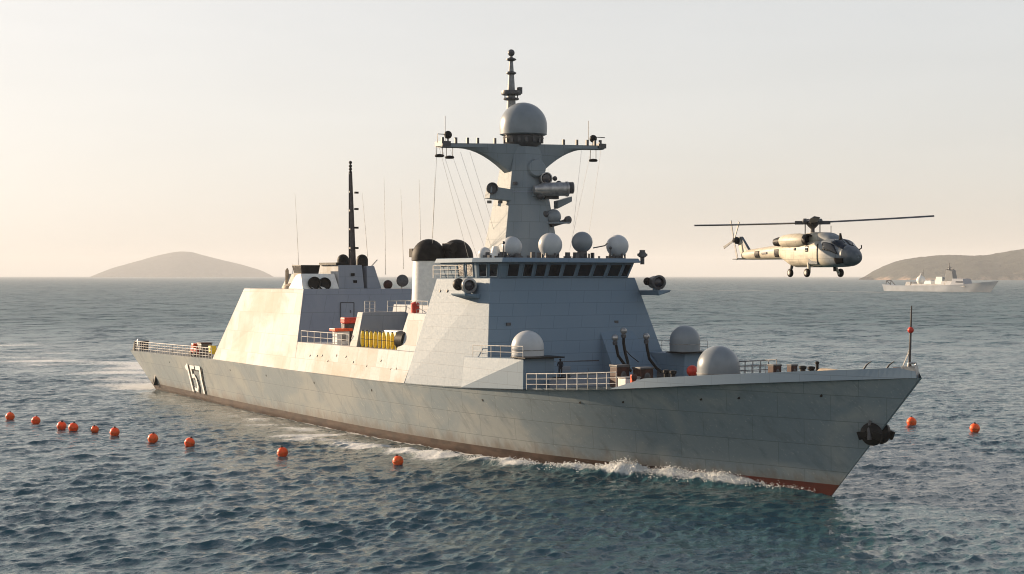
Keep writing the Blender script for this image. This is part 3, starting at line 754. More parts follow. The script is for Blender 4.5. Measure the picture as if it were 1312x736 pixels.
# clutter on the wheelhouse roof
b = MB()
for i in range(46):
    y = random.uniform(-8, 8); x = random.uniform(-43, -37.8); hh = random.choice((.2, .3, .45, .6)); 
    b.box((x, y, 19.55 + hh / 2), (random.uniform(.12, .5), random.uniform(.12, .5), hh), random.random())
for y, hh in ((-7.2, 1.5), (-.8, .7), (5.9, 1.1), (7.4, 1.5)):
    b.tube([(-38.6, y, 19.5), (-38.6, y, 19.5 + hh)], .06, 6); b.ball((-38.6, y, 19.55 + hh), .17, 10, 0, 6)
b.build_each('roof_fitting', M['dark'], wh)
b = MB(); q = at(823, 328, x=-37.6); b.lathe([(.22, -.9), (.22, -.2), (.42, -.1), (.42, .25), (.3, .4), (.3, .6)], q, (0, 0, 1), 12); b.box(q + Vector((0, 0, .1)), (.3, 1.1, .25)); b.build('searchlight', M['dark'], wh, smooth=40)
b = MB(); b.tube([at(760, 318, x=-39), at(775, 315, x=-38.6), at(778, 312, x=-38.6)], .07, 6); b.build('spar', M['dark'], wh)
b = MB(); q = at(635, 331, x=-41.5); b.lathe([(.95, -.9), (.8, -.2), (.3, 1.2), (.01, 1.25)], q, (0, 0, 1), 20); b.build('cone_mast', M['white'], wh, smooth=40)
# wing rails and life ring stack aft of the bridge
rail_mesh([(-50.0, -8.9, 17.5), (-50.0, -3.0, 17.5)], 1.3, 1.5, 3, .04).build('railing', M['rail'], fwd)
rail_mesh([(-49.7, -9.0, 17.5), (-43.5, -9.0, 17.5)], 1.3, 1.5, 3, .04).build('railing', M['rail'], fwd)
b = MB()
q = at(595, 345, x=-46)
for i in range(5): b.lathe([(.5, -.12), (.62, 0), (.5, .12)], (q.x, q.y, 17.8 + i * .42), (0, 0, 1), 14, i % 2)
b.build('coil_stack', [M['rust'], M['white']], fwd, smooth=50)
b = MB(); b.box((q.x - .3, q.y + 1.1, 18.5), (.6, .9, 2.0)); b.build('locker', M['white'], fwd, bevel=.04)

# ---- optical directors on brackets at the bridge corners
for sgn, (u, v) in ((-1, (599, 366)), (1, (841, 362))):
    q = at(u, v, y=sgn * 10.0)
    o_ = MB().prism([(q.x - 2.4, sgn * 9.2, q.z - 1.35), (q.x + 1.5, sgn * 9.2, q.z - 1.35), (q.x + 1.1, sgn * 10.9, q.z - 1.0), (q.x - 1.6, sgn * 10.9, q.z - 1.0)],
                    [(q.x - 2.4, sgn * 9.0, q.z - .85), (q.x + 1.5, sgn * 9.0, q.z - .85), (q.x + 1.2, sgn * 11.0, q.z - .8), (q.x - 1.7, sgn * 11.0, q.z - .8)]).build('director_bracket', M['grey'], ship, bevel=.04)
    c = (q.x, sgn * 10.0, q.z)
    h_ = MB().lathe([(.4, -1.1), (.6, -1.0), (.68, -.4), (.68, .5), (.76, .55), (.76, .75), (.56, .8), (.5, .5), (.01, .45)], c, (1, -.25, 0), 26).build('director', M['metal'] if sgn < 0 else M['dark'], o_, smooth=40)
    MB().lathe([(.58, .0), (.56, .1), (.01, .12)], Vector(c) + Vector((.52, -.13, 0)), (1, -.25, 0), 20).build('lens', M['lens'], h_, smooth=60) if False else None
    MB().lathe([(.57, .0), (.5, .1), (.01, .14)], Vector(c) + Vector((.49, -.12, 0)), (1, -.25, 0), 20).build('lens', M['lens'], o_, smooth=60)
    MB().ball((q.x - .9, sgn * 10.0 - .5, q.z + .1), .62 if sgn < 0 else .42, 16).build('sensor_ball', M['black'], o_, smooth=60)
    MB().tube([(q.x, sgn * 10.0, q.z - 1.0), (q.x, sgn * 10.0, q.z - .5)], .4, 12).build('pedestal', M['grey'], o_, smooth=40)

# ---- main mast
MX = -46.6
MBASE = [(-3.0, -3.25), (2.1, -3.6), (3.9, -1.6), (3.9, 1.6), (2.1, 3.6), (-3.0, 3.25)]
def mast_ring(z):
    f_ = (z - 19.0) / (32.2 - 19.0); k_ = 1 - 0.575 * f_
    return [Vector((MX + x * k_ + .2 * f_, y * k_, z)) for x, y in MBASE]
b = MB(); b.prism(mast_ring(19.0), mast_ring(26.55)); b.prism([p * 1.0 for p in mast_ring(26.6)], mast_ring(31.4))
mast = b.build('main_mast', M['mastgrey'], ship, bevel=.06)
b = MB(); b.prism([p + (Vector((MX, 0, 26.52)) - p) * -.012 for p in mast_ring(26.52)], [p + (Vector((MX, 0, 26.64)) - p) * -.012 for p in mast_ring(26.64)]); b.build('seam_band', M['slate'], mast)
# yard: a wide wing with arched underside
ny = 26; yard = MB(); tp, bt = [], []
def yard_z(y): return 31.7 + y * .032
for i in range(ny + 1):
    y = -10.2 + 20.4 * i / ny; a = abs(y) / 10.2
    low = 0.42 + 2.9 * max(0, 1 - max(0, (abs(y) - 1.6)) / 6.2) ** 1.9
    wx = 1.15 - .55 * a
    tp.append((y, yard_z(y), wx)); bt.append((y, yard_z(y) - low, wx * .55))
vs_ = []
for (y, z, wx), (_, zb_, wb) in zip(tp, bt):
    vs_ += [(MX + .3 - wx, y, z), (MX + .3 + wx, y, z), (MX + .3 + wx, y, z - .38), (MX + .3 + wb, y, zb_ - .02), (MX + .3 - wb, y, zb_ - .02), (MX + .3 - wx, y, z - .38)]
fs_ = [(i * 6 + j, i * 6 + (j + 1) % 6, (i + 1) * 6 + (j + 1) % 6, (i + 1) * 6 + j) for i in range(ny) for j in range(6)]
fs_ += [tuple(range(6)), tuple(range(ny * 6, ny * 6 + 6))]
yd_ = yard.add(vs_, fs_).build('yard', M['mastgrey'], mast, smooth=30)
b = MB(); b.box((MX + .3, -5.1, yard_z(-5.1) + .06), (2.0, 10.4, .10), 0, 0, 0, .032); b.box((MX + .3, 5.1, yard_z(5.1) + .06), (2.0, 10.4, .10), 0, 0, 0, .032); b.build('walkway', M['dark'], yd_) if False else None
b = MB()
for u in (567, 584, 599, 612, 634, 722, 739, 752, 762, 769):
    q = at(u, 185, x=MX + 1.0); b.box((q.x, q.y, yard_z(q.y) + .28), (.22, .26, .6))
for s_ in (-1, 1):
    y = s_ * 9.8; b.box((MX + .3, y, yard_z(y) - .05), (1.6, 1.0, .5))
    b.tube([(MX + .8, y - .9, yard_z(y)), (MX + .8, y - .9, yard_z(y) + .9), (MX + .8, y + .5, yard_z(y) + .9)], .05, 5)
b.build_each('yard_fitting', M['dark'], mast)
for (u, v) in ((574, 173), (760, 178)):
    q = at(u, v, x=MX + .6); o_ = MB().ball(q, .42, 16).build('signal_ball', M['black'], mast, smooth=60)
    MB().tube([q, (q.x, q.y, yard_z(q.y) - .1)], .09, 6).build('post', M['dark'], o_) if False else None
    b = MB(); b.tube([q, (q.x, q.y, yard_z(q.y) - .1)], .09, 6); b.tube([q + Vector((.2, -.45 if u < 600 else -.75, -.9)), q + Vector((.2, -.45 if u < 600 else -.75, 1.9))], .035, 5); b.build('whip_aerial', M['dark'], mast)
for (u, v) in ((563, 200), (576, 202), (760, 206)):
    q = at(u, v, x=MX + .5); b = MB(); b.lathe([(.42, -.12), (.5, 0), (.42, .14), (.1, .2)], q, (0, 0, 1), 14)
    for s_ in (-.38, .38): b.tube([(q.x, q.y + s_, q.z), (q.x, q.y + s_ , yard_z(q.y) - .3)], .035, 5)
    b.build('hanging_lamp', M['black'], mast, smooth=40)
# mast head dome
q = at(670.5, 162, x=MX + .3); r_ = r_px(30.5, q)
hd = MB().lathe([(r_ * .86, -1.02), (r_ * .99, -.9), (r_, -.4)] + [(max(1e-4, r_ * math.cos(math.pi / 2 * i / 12)), r_ * .99 * math.sin(math.pi / 2 * i / 12)) for i in range(13)], q, (0, 0, 1), 40).build('radar_dome', M['radomegrey'], mast, smooth=50)
b = MB(); b.lathe([(1.2, -2.4), (1.9, -1.9), (2.2, -1.25), (2.0, -1.0)], q, (0, 0, 1), 24)
for i in range(16):
    a = i * .393; b.box((q.x + 2.0 * math.cos(a), q.y + 2.0 * math.sin(a), q.z - 1.45), (.3, .3, .7), a)
b.build('dome_collar', M['dark'], mast, smooth=35)
# pole topmast with stacked discs
tp_ = at(655, 68, y=0.0); px_ = tp_.x
b = MB(); b.tube([(px_, 0, 31.5), (px_, 0, 35.5), (px_, 0, 38.6), (px_, 0, tp_.z)], [.62, .52, .36, .13], 12)
top = b.build('topmast', M['railg'], mast, smooth=40)
b = MB(); b.ball((px_, 0, tp_.z), .38, 16)
for v, r1, hh in ((76.5, .55, .16), (94, .55, .18)):
    z = at(655, v, y=0.0).z; b.lathe([(.1, -hh * 1.6), (r1, -hh * .3), (r1, hh * .3), (.12, hh * 1.6)], (px_, 0, z), (0, 0, 1), 18)
z = at(657, 119, y=0.0).z
b.lathe([(1.05, -.2), (1.1, .0), (1.05, .22), (.5, .22), (.45, -.2)], (px_, 0, z), (0, 0, 1), 20); b.lathe([(.8, -.75), (.85, -.65), (.8, -.55)], (px_, 0, z), (0, 0, 1), 18)
b.box((px_ + .5, .75, z + .25), (.5, .4, .7)); b.tube([(px_ + .2, .7, z - 1.2), (px_ + .2, .7, z - 1.6)], .12)
for s_ in (-.8, .8): b.tube([(px_, s_, z), (px_, s_, z - .7)], .06, 5)
b.build_each('topmast_fitting', M['dark'], top, 40)
# box horn to starboard
q0 = at(624, 243, x=MX + 1.2); q1 = at(655, 249, x=MX + 1.2)
hn = MB().prism([(q0.x - .55, q0.y, q0.z - .95), (q0.x + .55, q0.y, q0.z - .95), (q0.x + .55, q1.y, q1.z - .75), (q0.x - .55, q1.y, q1.z - .75)], [(q0.x - .5, q0.y + .2, q0.z + .35), (q0.x + .5, q0.y + .2, q0.z + .35), (q0.x + .5, q1.y, q1.z + .45), (q0.x - .5, q1.y, q1.z + .45)]).build('sensor_arm', M['mastgrey'], mast, bevel=.05)
MB().lathe([(.55, -.2), (.62, .4), (.52, .45), (.45, .2), (.01, .15)], (q0.x + .35, q0.y + .35, q0.z + .1), (1, -.35, 0), 22).build('horn', M['dark'], hn, smooth=40)
q0 = at(731, 258, x=MX + 1.4); q1 = at(712, 262, x=MX + 1.4)
MB().prism([(q1.x - .4, q1.y, q1.z - .5), (q1.x + .4, q1.y, q1.z - .5), (q0.x + .3, q0.y, q0.z - .05), (q0.x - .3, q0.y, q0.z - .05)], [(q1.x - .4, q1.y, q1.z + .35), (q1.x + .4, q1.y, q1.z + .35), (q0.x + .3, q0.y, q0.z + .5), (q0.x - .3, q0.y, q0.z + .5)]).build('sensor_arm', M['mastgrey'], mast, bevel=.04)
# round housing, cameras and the long tube on the face
FX = MX + 3.0
q = at(686, 217, x=FX - .8); b = MB(); b.lathe([(.9, -.6), (1.0, -.2), (1.0, .5), (.85, .75), (.01, .8)], q, (1, -.3, .15), 26); b.build('radar_housing', M['mastgrey'], mast, smooth=40)
q = at(686, 207, x=FX - .6); MB().box(q, (.6, .8, .28)).build('vent_hood', M['black'], mast, bevel=.03)
q = at(699, 229, x=FX); cm = MB().lathe([(.55, -1.2), (.66, -.9), (.66, .4), (.55, .42), (.5, .2), (.01, .16)], q, (1, -.3, 0), 24).build('camera_pod', M['metal'], mast, smooth=40)
MB().lathe([(.5, 0), (.44, .1), (.01, .14)], q + Vector((.26, -.08, 0)), (1, -.3, 0), 20).build('lens', M['lens'], cm, smooth=50)
q0 = at(684, 243, x=FX + .3); q1 = at(722, 243, x=FX + .5)
tb = MB().lathe([(.42, 0), (.5, .5), (.72, 1.0), (.72, (q1 - q0).length - .1), (.8, (q1 - q0).length - .1), (.8, (q1 - q0).length + .1), (.62, (q1 - q0).length + .12), (.6, (q1 - q0).length - .1), (.01, (q1 - q0).length - .12)], q0, q1 - q0 + Vector((.9, 0, 0)), 28).build('tracking_tube', M['metal'], mast, smooth=40)
b = MB(); q = at(731, 241, x=FX + .2); b.lathe([(.4, -.4), (.62, -.2), (.62, .3), (.4, .4), (.01, .42)], q, (.6, 1, 0), 22); b.ball(at(716, 236, x=FX), .35, 12); b.ball(at(693, 251, x=FX + .4), .42, 12); b.ball(at(711, 229, x=FX), .26, 10); b.box(at(706, 253, x=FX), (.6, 1.6, .4)); b.build_each('drive_gear', M['dark'], tb, 45)
b = MB(); b.box(at(690, 249, x=FX - .6), (1.2, 2.0, .6)); b.build('bracket', M['mastgrey'], tb, bevel=.05)
# shelf with small dome and round dark disc
q = at(708, 286, x=FX); sh = MB().prism([(FX - 1.8, q.y - 2.2, q.z - .1), (FX + .9, q.y - .4, q.z - .1), (FX + 1.1, q.y + 1.5, q.z - .05), (FX - 1.8, q.y + 1.0, q.z - .1)], [(FX - 1.8, q.y - 2.2, q.z + .06), (FX + .9, q.y - .4, q.z + .1), (FX + 1.1, q.y + 1.5, q.z + .12), (FX - 1.8, q.y + 1.0, q.z + .06)]).build('sensor_shelf', M['mastgrey'], mast, bevel=.03)
q = at(709, 278, x=FX); MB().ball(q, r_px(10.0, q), 24, 0, 14).build('small_radome', M['radomegrey'], sh, smooth=60)
q = at(728, 282, x=FX + .4); b = MB(); b.lathe([(.1, -.7), (.2, -.3), (.4, -.2), (.42, .1), (.3, .18), (.01, .2)], q, (1, .1, 0), 20); b.tube([at(706, 289, x=FX), at(727, 283, x=FX + .1)], .22, 8); b.lathe([(.3, 0), (.34, .35), (.1, .5)], at(698, 275, x=FX - .2), (1, -.4, 0), 14); b.build('pointing_lamp', M['dark'], sh, smooth=45)
b = MB()
for u, v in ((660, 235), (667, 262), (627, 259), (641, 259)):
    q = at(u, v, x=MX + 2.0) if u > 650 else at(u, v, y=-3.0); b.box(q, (.35, .35, .3), .4)
b.build_each('mast_fitting', M['dark'], mast)
# ladder hint on lit side and rigging wires
rg = MB()
for (u0, v0, u1, v1, x0, x1) in ((563, 190, 600, 330, MX, -52), (566, 190, 612, 332, MX, -50), (577, 192, 625, 330, MX, -49), (590, 195, 632, 325, MX, -48), (602, 195, 640, 318, MX, -48), (770, 192, 752, 318, MX, -42), (757, 194, 730, 320, MX, -42), (745, 193, 735, 290, MX, -44), (560, 190, 554, 312, MX, -56)):
    rg.tube([at(u0, v0, x=x0), at(u1, v1, x=x1)], .016, 4)
rg.build('rigging', M['rail'], mast)

# ---- funnels
for sgn in (-1, 1):
    c = (-63.75, sgn * 1.86, 9.7)
    f_ = MB().lathe([(2.05, 0), (1.98, 4.8), (1.82, 9.6), (1.80, 9.95)], c, (0, 0, 1), 40, 0, 1.0, 1.0).build('funnel', M['white'] if sgn < 0 else M['grey'], ship, smooth=40)
    MB().lathe([(1.84, 9.75), (1.98, 9.8), (1.98, 10.15)] + [(max(.01, 1.98 * math.cos(math.pi / 2 * (i / 9))), 10.15 + 2.15 * math.sin(math.pi / 2 * i / 9)) for i in range(1, 10)], c, (0, 0, 1), 40).build('funnel_cap', M['soot'], f_, smooth=50)
    b = MB(); b.box((c[0] - 1.4, c[1] - 1.0, 20.4), (.9, 1.2, 1.0)); b.box((c[0] + 1.2, c[1] + .9 * -sgn, 20.0), (.7, .5, 1.8)); b.build_each('vent_box', M['soot'], f_, None, .05)
b = MB(); b.box((-62.4, 0, 19.2), (1.6, .8, 4.6)); b.lathe([(.55, -.9), (.6, 0), (.55, .9)], (-62.0, 0, 21.0), (1, 0, 0), 16); b.build('funnel_duct', M['soot'], ship, bevel=.05)

# ---- railings, gear and boats amidships
rail_mesh([at(545, 439 - 24, x=-64.3) if False else (-64.9, -6.6, 13.6), (-64.9, -2.0, 13.6)], 1.25, 1.2, 2, .04).build('railing', M['rail'], wallx)
rail_mesh([(-64.9, -9.5, 13.6), (-64.9, -8.2, 13.6)], 1.25, .7, 3, .04).build('railing', M['rail'], wallx)
rail_mesh([(-53.8, -9.5, 13.75), (-50.2, -9.4, 13.75)], 1.3, 1.2, 3, .045).build('railing', M['rail'], ship)
rail_mesh([(-79.4, -10.85, 9.72), (-66.3, -10.85, 9.72)], 1.35, 2.0, 2, .045).build('railing', M['rail'], midh)
rail_mesh([(-62.0, -8.6, 14.4 - .66), (-56.0, -4.0, 14.4)], 1.3, 1.0, 3, .035).build('railing', M['rail'], ship) if False else None
# ---- gear on the aft roof
z0 = 16.1
def roof_at(u, y): return at(u, 371, y=y)
qa = at(393, 360, y=-6.0)
b = MB(); b.box((qa.x, -6.2, z0 + 1.3), (2.4, 2.2, 2.6)); b.prism([(qa.x - 4.5, -7.6, z0), (qa.x + 1.0, -7.6, z0), (qa.x + 1.0, -5.0, z0), (qa.x - 4.5, -5.0, z0)], [(qa.x - 3.2, -7.2, z0 + 1.9), (qa.x - 1.0, -7.2, z0 + 1.9), (qa.x - 1.0, -5.2, z0 + 1.9), (qa.x - 3.2, -5.2, z0 + 1.9)])
lm = b.build('gun_mount', M['pale'], ship, bevel=.06)
q = at(394, 346, y=-6.0); MB().prism([(q.x - 1.2, -7.2, q.z - .9), (q.x + 1.0, -7.2, q.z - .9), (q.x + 1.0, -5.0, q.z - .9), (q.x - 1.2, -5.0, q.z - .9)], [(q.x - 1.6, -7.5, q.z + .6), (q.x + 1.3, -7.5, q.z + .6), (q.x + 1.3, -4.8, q.z + .6), (q.x - 1.6, -4.8, q.z + .6)]).build('radar_panel', M['black'], lm, bevel=.05)
b = MB(); q = at(379, 366, y=-7.5); b.lathe([(1.4, 0), (1.3, .35), (.5, .7)], (q.x - 1, -7.4, z0), (0, 0, 1), 20); b.tube([(q.x - 3.0, -7.4, z0), (q.x - 3.0, -7.4, z0 + 2.3), (q.x - 2.9, -7.4, z0 + 2.6)], [.25, .25, .1], 8); b.box((q.x + 1.2, -7.4, z0 + .6), (1.2, 1.2, 1.1)); b.build('winch', M['wood'], ship, smooth=35)
# angled launcher with round dark mouths
la = MB().prism([(-88.5, -8.6, z0), (-84.0, -8.6, z0), (-84.0, -3.6, z0), (-88.5, -3.6, z0)], [(-86.5, -8.4, z0 + 1.75), (-85.0, -8.4, z0 + 1.9), (-85.0, -3.8, z0 + 1.9), (-86.5, -3.8, z0 + 1.75)]).build('launcher', M['white'], ship, bevel=.05)
for (u, v) in ((403, 363), (416, 364)):
    q = at(u, v, x=-83.9); b = MB(); b.lathe([(.2, -1.6), (.78, -.4), (.82, .1), (.72, .15), (.66, -.2), (.01, -.3)], (q.x, q.y, q.z), (1, -.15, .1), 22); b.build('mouth', M['black'], la, smooth=40)
# big house under the aft mast
ya, yb2 = at(433, 366, x=-84.5).y, at(466, 366, x=-84.5).y
zt = at(450, 340, x=-84.8).z
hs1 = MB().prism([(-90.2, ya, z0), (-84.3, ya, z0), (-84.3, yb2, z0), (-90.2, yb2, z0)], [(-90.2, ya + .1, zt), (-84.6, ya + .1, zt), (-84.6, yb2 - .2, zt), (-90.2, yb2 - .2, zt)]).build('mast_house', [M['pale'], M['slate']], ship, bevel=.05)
hs1.data.polygons.foreach_set('material_index', [1 if p.normal.x > .8 else 0 for p in hs1.data.polygons])  # slate front: the shade there is put into the colour
b = MB(); b.box((-87.2, ya + .6, zt + .17), (5.2, 1.6, .34))
for u, v in ((452, 352), (455, 361)): b.box(at(u, v, x=-84.35), (.15, .5, .35))
b.build_each('house_fitting', M['black'], hs1, None, .02)
for (u, v, rp) in ((439.5, 337, 7.5), (464, 337, 7.5)):
    q = at(u, v, x=-86.0); MB().dome((q.x, q.y, zt - .1), r_px(rp, q), .75, 22).build('dark_dome', M['soot'], hs1, smooth=50)
ya, yb2 = at(470, 366, x=-84.5).y, at(488, 366, x=-84.5).y; zt2 = at(480, 341, x=-84.8).z
MB().prism([(-88.6, ya, z0), (-84.3, ya, z0), (-84.3, yb2, z0), (-88.6, yb2, z0)], [(-88.6, ya + .05, zt2), (-84.6, ya + .05, zt2), (-84.6, yb2 - .9, zt2), (-88.6, yb2 - .9, zt2)]).build('vent_house', M['slate'], ship, bevel=.05)
b = MB(); q = at(478, 338, x=-86); b.tube([q + Vector((0, -.3, -.4)), q + Vector((0, .6, .5))], .08, 6); b.build('crane_jib', M['rail'], ship)
q = at(497, 363, x=-84.0); MB().ball((q.x, q.y, z0 + .5), .6, 18).build('reel', M['rust'], ship, smooth=50)
q = at(515.5, 360, x=-84.0); b = MB(); b.lathe([(.78, -.12), (.8, .08), (.68, .18), (.01, .24)], (q.x, q.y, q.z), (1, -.3, .1), 28); ds = b.build('dish', M['dark'], ship, smooth=40)
MB().tube([(q.x - .2, q.y, q.z), (q.x - .2, q.y, z0 - 3)], .09, 6).build('dish_post', M['rail'], ds)
# aft lattice mast
t_ = at(449, 222, y=0.0); zb0 = zt - .2; bx = -87.6
b = MB()
for sx_, sy_ in ((-1, -1), (1, -1), (1, 1), (-1, 1)):
    b.tube([(bx + sx_ * .30, sy_ * .30, zb0), (t_.x + sx_ * .13, sy_ * .13, t_.z)], [.10, .06], 6)
b.prism([(bx - .26, -.26, zb0), (bx + .26, -.26, zb0), (bx + .26, .26, zb0), (bx - .26, .26, zb0)], [(t_.x - .11, -.11, t_.z), (t_.x + .11, -.11, t_.z), (t_.x + .11, .11, t_.z), (t_.x - .11, .11, t_.z)])
for i in range(6):
    f_ = i / 5; z = zb0 + (t_.z - zb0) * f_; hw = .36 - .20 * f_; cx_ = bx + (t_.x - bx) * f_
    b.box((cx_, 0, z), (2 * hw, 2 * hw, .22))
am = b.build('aft_mast', M['mast'], ship)
b = MB(); 
for i, v in enumerate((208.5, 213, 217, 221)):
    q = at(449, v, y=0.0); b.ball(q, .22, 12, 0, 8)
b.tube([at(449, 208, y=0.), at(449, 224, y=0.)], .06, 5)
for v in (247, 268, 292, 318):
    q = at(453.5, v, y=0.0); b.box((q.x, .35, q.z), (.3, .5, .25))
b.build('aerials', M['black'], am, smooth=45)
# whip aerials
for (u0, v0, u1, v1, y) in ((378, 248, 383, 350, -7), (492, 227, 494, 352, 3), (513.5, 243, 517, 345, 4), (537, 230, 538.5, 308, 0), (464, 247, 471, 330, 2), (557, 228, 554, 305, -2), (375, 338, 375, 352, -7)):
    a, c = at(u0, v0, y=y), at(u1, v1, y=y)
    MB().tube([c, c.lerp(a, .5) + Vector((.05, 0, 0)), a], [.045, .03, .018], 5).build('whip_aerial', M['rail'], ship)
# small red and white gear on the midship deck
mg = []
def deck_thing(name, label, cat, u, v, y, builder, group=None, zbase=None):
    q = at(u, v, y=y); t = ship_thing(name, label, cat, (q.x, q.y, zbase if zbase is not None else q.z), 0, group); builder(t); return t
def gear_locker(t):
    MB().box((0, 0, .75), (1.3, 1.6, 1.5)).build('cabinet', M['white'], t, bevel=.05); MB().box((0, 0, 1.68), (1.6, 2.3, .34)).build('lid', M['orange'], t, bevel=.06)
    MB().box((.68, 0, .8), (.05, .6, .8)).build('door', M['railg'], t)
deck_thing('gear_locker', 'white deck locker with an orange lid behind the midship rail', 'locker', 437, 441, -9.2, gear_locker, None, 9.72)
def stowage(t):
    MB().box((0, 0, 1.2), (.9, 2.6, 2.4)).build('frame', M['dark'], t, bevel=.04); MB().box((.2, 0, 2.75), (1.2, 2.9, .7)).build('cover', M['red'], t, bevel=.1)
    for y in (-.7, .7): MB().box((.5, y, .9), (.12, .35, 1.1)).build('bottle', M['rust'], t, bevel=.05)
deck_thing('stowage_frame', 'dark stowage frame topped by a bright red cover', 'rack', 452, 441, -7.4, stowage, None, 9.72)
def canister(t):
    b = MB(); b.lathe([(.02, 0), (.13, .03), (.18, .15), (.20, .5), (.20, 1.3), (.18, 1.6), (.12, 1.76), (.02, 1.82)], (0, 0, 0), (0, 0, 1), 18); b.build('canister', M['yellow'], t, smooth=40)
    b = MB()
    b.lathe([(.03, 1.80), (.13, 1.82), (.13, 1.90), (.03, 1.93)], (0, 0, 0), (0, 0, 1), 12); b.lathe([(.19, -.03), (.212, -.03), (.212, .03), (.19, .03)], (0, 0, .9), (0, 0, 1), 14)
    b.build_each('strap', M['dark'], t, 30)
ords = ['first yellow canister from the white pillar, standing at the aft end of the row', 'second yellow canister from the aft end of the midship row', 'third yellow canister from the aft end of the midship row', 'fourth yellow canister from the aft end of the midship row', 'middle yellow canister of the nine along the midship edge', 'fourth yellow canister counted from the forward end of the row', 'third yellow canister counted from the forward end of the row', 'second yellow canister counted from the forward end of the row', 'yellow canister at the forward end of the row, beside the black drum']
for i in range(9):
    q = at(464.5 + i * 5.45, 448, y=-10.35)
    t = ship_thing('canister', ords[i], 'canister', (q.x, -10.35, 9.74), 0, 'yellow canisters along the midship edge'); canister(t)
def drum(t):
    b = MB(); b.lathe([(.9, -.7), (1.05, -.6), (1.05, .6), (.9, .7)], (0, 0, 1.05), (1, .2, 0), 20); b.build('drum', M['black'], t, smooth=40)
    MB().box((0, 0, .3), (1.6, 1.2, .6)).build('cradle', M['dark'], t, bevel=.05)
deck_thing('drum', 'black drum lying in its cradle beside the yellow canisters', 'drum', 519, 445, -10.0, drum, None, 9.74)
def boatcase(t):
    MB().box((0, 0, 1.6), (3.4, 1.6, .7)).build('cover', M['white'], t, bevel=.18)
    for x in (-1.2, 1.2): MB().box((x, 0, .65), (.2, 1.3, 1.3)).build('leg', M['dark'], t, bevel=.02)
deck_thing('raft_case', 'white raft case on short legs behind the yellow canisters', 'raft case', 508, 425, -8.2, boatcase, None, 9.74)
def tank(t):
    MB().lathe([(.05, 0), (.7, .1), (.75, 1.6), (.5, 1.85), (.05, 1.95)], (0, 0, 0), (0, 0, 1), 18).build('tank', M['red'], t, smooth=40)
    MB().tube([(0, 0, 1.9), (0, 0, 2.2), (.4, 0, 2.2)], .08, 6).build('valve', M['metal'], t)
q = at(532, 398, x=-53.0); t = ship_thing('tank', 'upright red tank at the foot of the white funnel', 'tank', (q.x, q.y, 13.75)); tank(t); t.scale = (.62, .62, .62)
# ---- stern quarter: screened rail, dark far screen, gear
rl = MB(); pth = [(x, -deck_y(x) + .1, deck_z(x)) for x in (-146.3, -136, -126, -116, -108.3)]
rail_mesh(pth, 1.5, 1.25, 4, .045, rl); rl.build('railing', M['rail'], ship)
rl = MB(); rail_mesh([(x, deck_y(x) - .1, deck_z(x)) for x in (-146.3, -136, -126, -116, -106)], 1.5, 1.6, 3, .04, rl); rl.build('railing', M['railg'], ship)
b = MB()
for x0_, x1_ in ((-139, -126), (-126, -112)):
    b.prism([(x0_, deck_y(x0_) - .55, deck_z(x0_)), (x1_ , deck_y(x1_) - .55, deck_z(x1_)), (x1_, deck_y(x1_) - .35, deck_z(x1_)), (x0_, deck_y(x0_) - .35, deck_z(x0_))],
            [(x0_, deck_y(x0_) - .55, deck_z(x0_) + 1.7), (x1_, deck_y(x1_) - .55, deck_z(x1_) + 1.7), (x1_, deck_y(x1_) - .35, deck_z(x1_) + 1.7), (x0_, deck_y(x0_) - .35, deck_z(x0_) + 1.7)])
b.build('deck_screen', M['slate'], ship)
b = MB(); b.prism([(-148.6, -9.5, 5.75), (-146.6, -9.85, 5.75), (-146.6, -7.4, 5.75), (-148.6, -7.4, 5.75)], [(-148.3, -9.2, 5.95), (-146.5, -9.8, 7.35), (-146.5, -7.4, 7.35), (-148.3, -7.5, 5.95)]); b.build('stern_chock', M['black'], ship, bevel=.04)
b = MB(); b.tube([(-146.3, -9.4, 5.8), (-146.3, -9.4, 7.3), (-145.4, -9.5, 7.6), (-144.6, -9.6, 5.85)], .2, 8); b.build('mooring_post', M['rail'], ship, smooth=40)
gear = [('deck_tractor', 'small red deck tractor parked by the stern rail under the aft house', 'tractor', 253, -9.4),
        ('deck_crate', 'dark deck crate on the stern deck against the aft house', 'crate', 262, -8.8), ('gas_trolley', 'yellow wheeled trolley on the stern deck touching the lit wall', 'trolley', 272, -9.0)]
for nm, lb, ct, u, y in gear:
    q = at(u, 452, y=y); t = ship_thing(nm, lb, ct, (q.x, y, deck_z(q.x)))
    if nm == 'deck_tractor':
        MB().box((0, 0, .75), (2.4, 1.4, .8)).build('body', M['red'], t, bevel=.12); MB().box((-.5, 0, 1.45), (.9, 1.2, .7)).build('seat', M['orange'], t, bevel=.1)
        for x in (-.8, .8):
            for yy in (-.72, .72): MB().lathe([(.2, -.14), (.38, -.12), (.38, .12), (.2, .14)], (x, yy, .38), (0, 1, 0), 14).build('wheel', M['black'], t, smooth=40)
    elif nm == 'deck_crate':
        MB().box((0, 0, .9), (1.8, 1.6, 1.8)).build('crate', M['dark'], t, bevel=.05); MB().box((0, 0, 1.9), (1.9, 1.7, .16)).build('lid', M['rust'], t, bevel=.03)
    else:
        MB().box((0, 0, 1.0), (.9, .9, 1.2)).build('body', M['yellow'], t, bevel=.08); MB().tube([(-.4, 0, 1.4), (-.9, 0, 1.8)], .05, 6).build('handle', M['dark'], t)
        for yy in (-.45, .45): MB().lathe([(.1, -.08), (.35, -.07), (.35, .07), (.1, .08)], (0, yy, .36), (0, 1, 0), 14).build('wheel', M['black'], t, smooth=40)

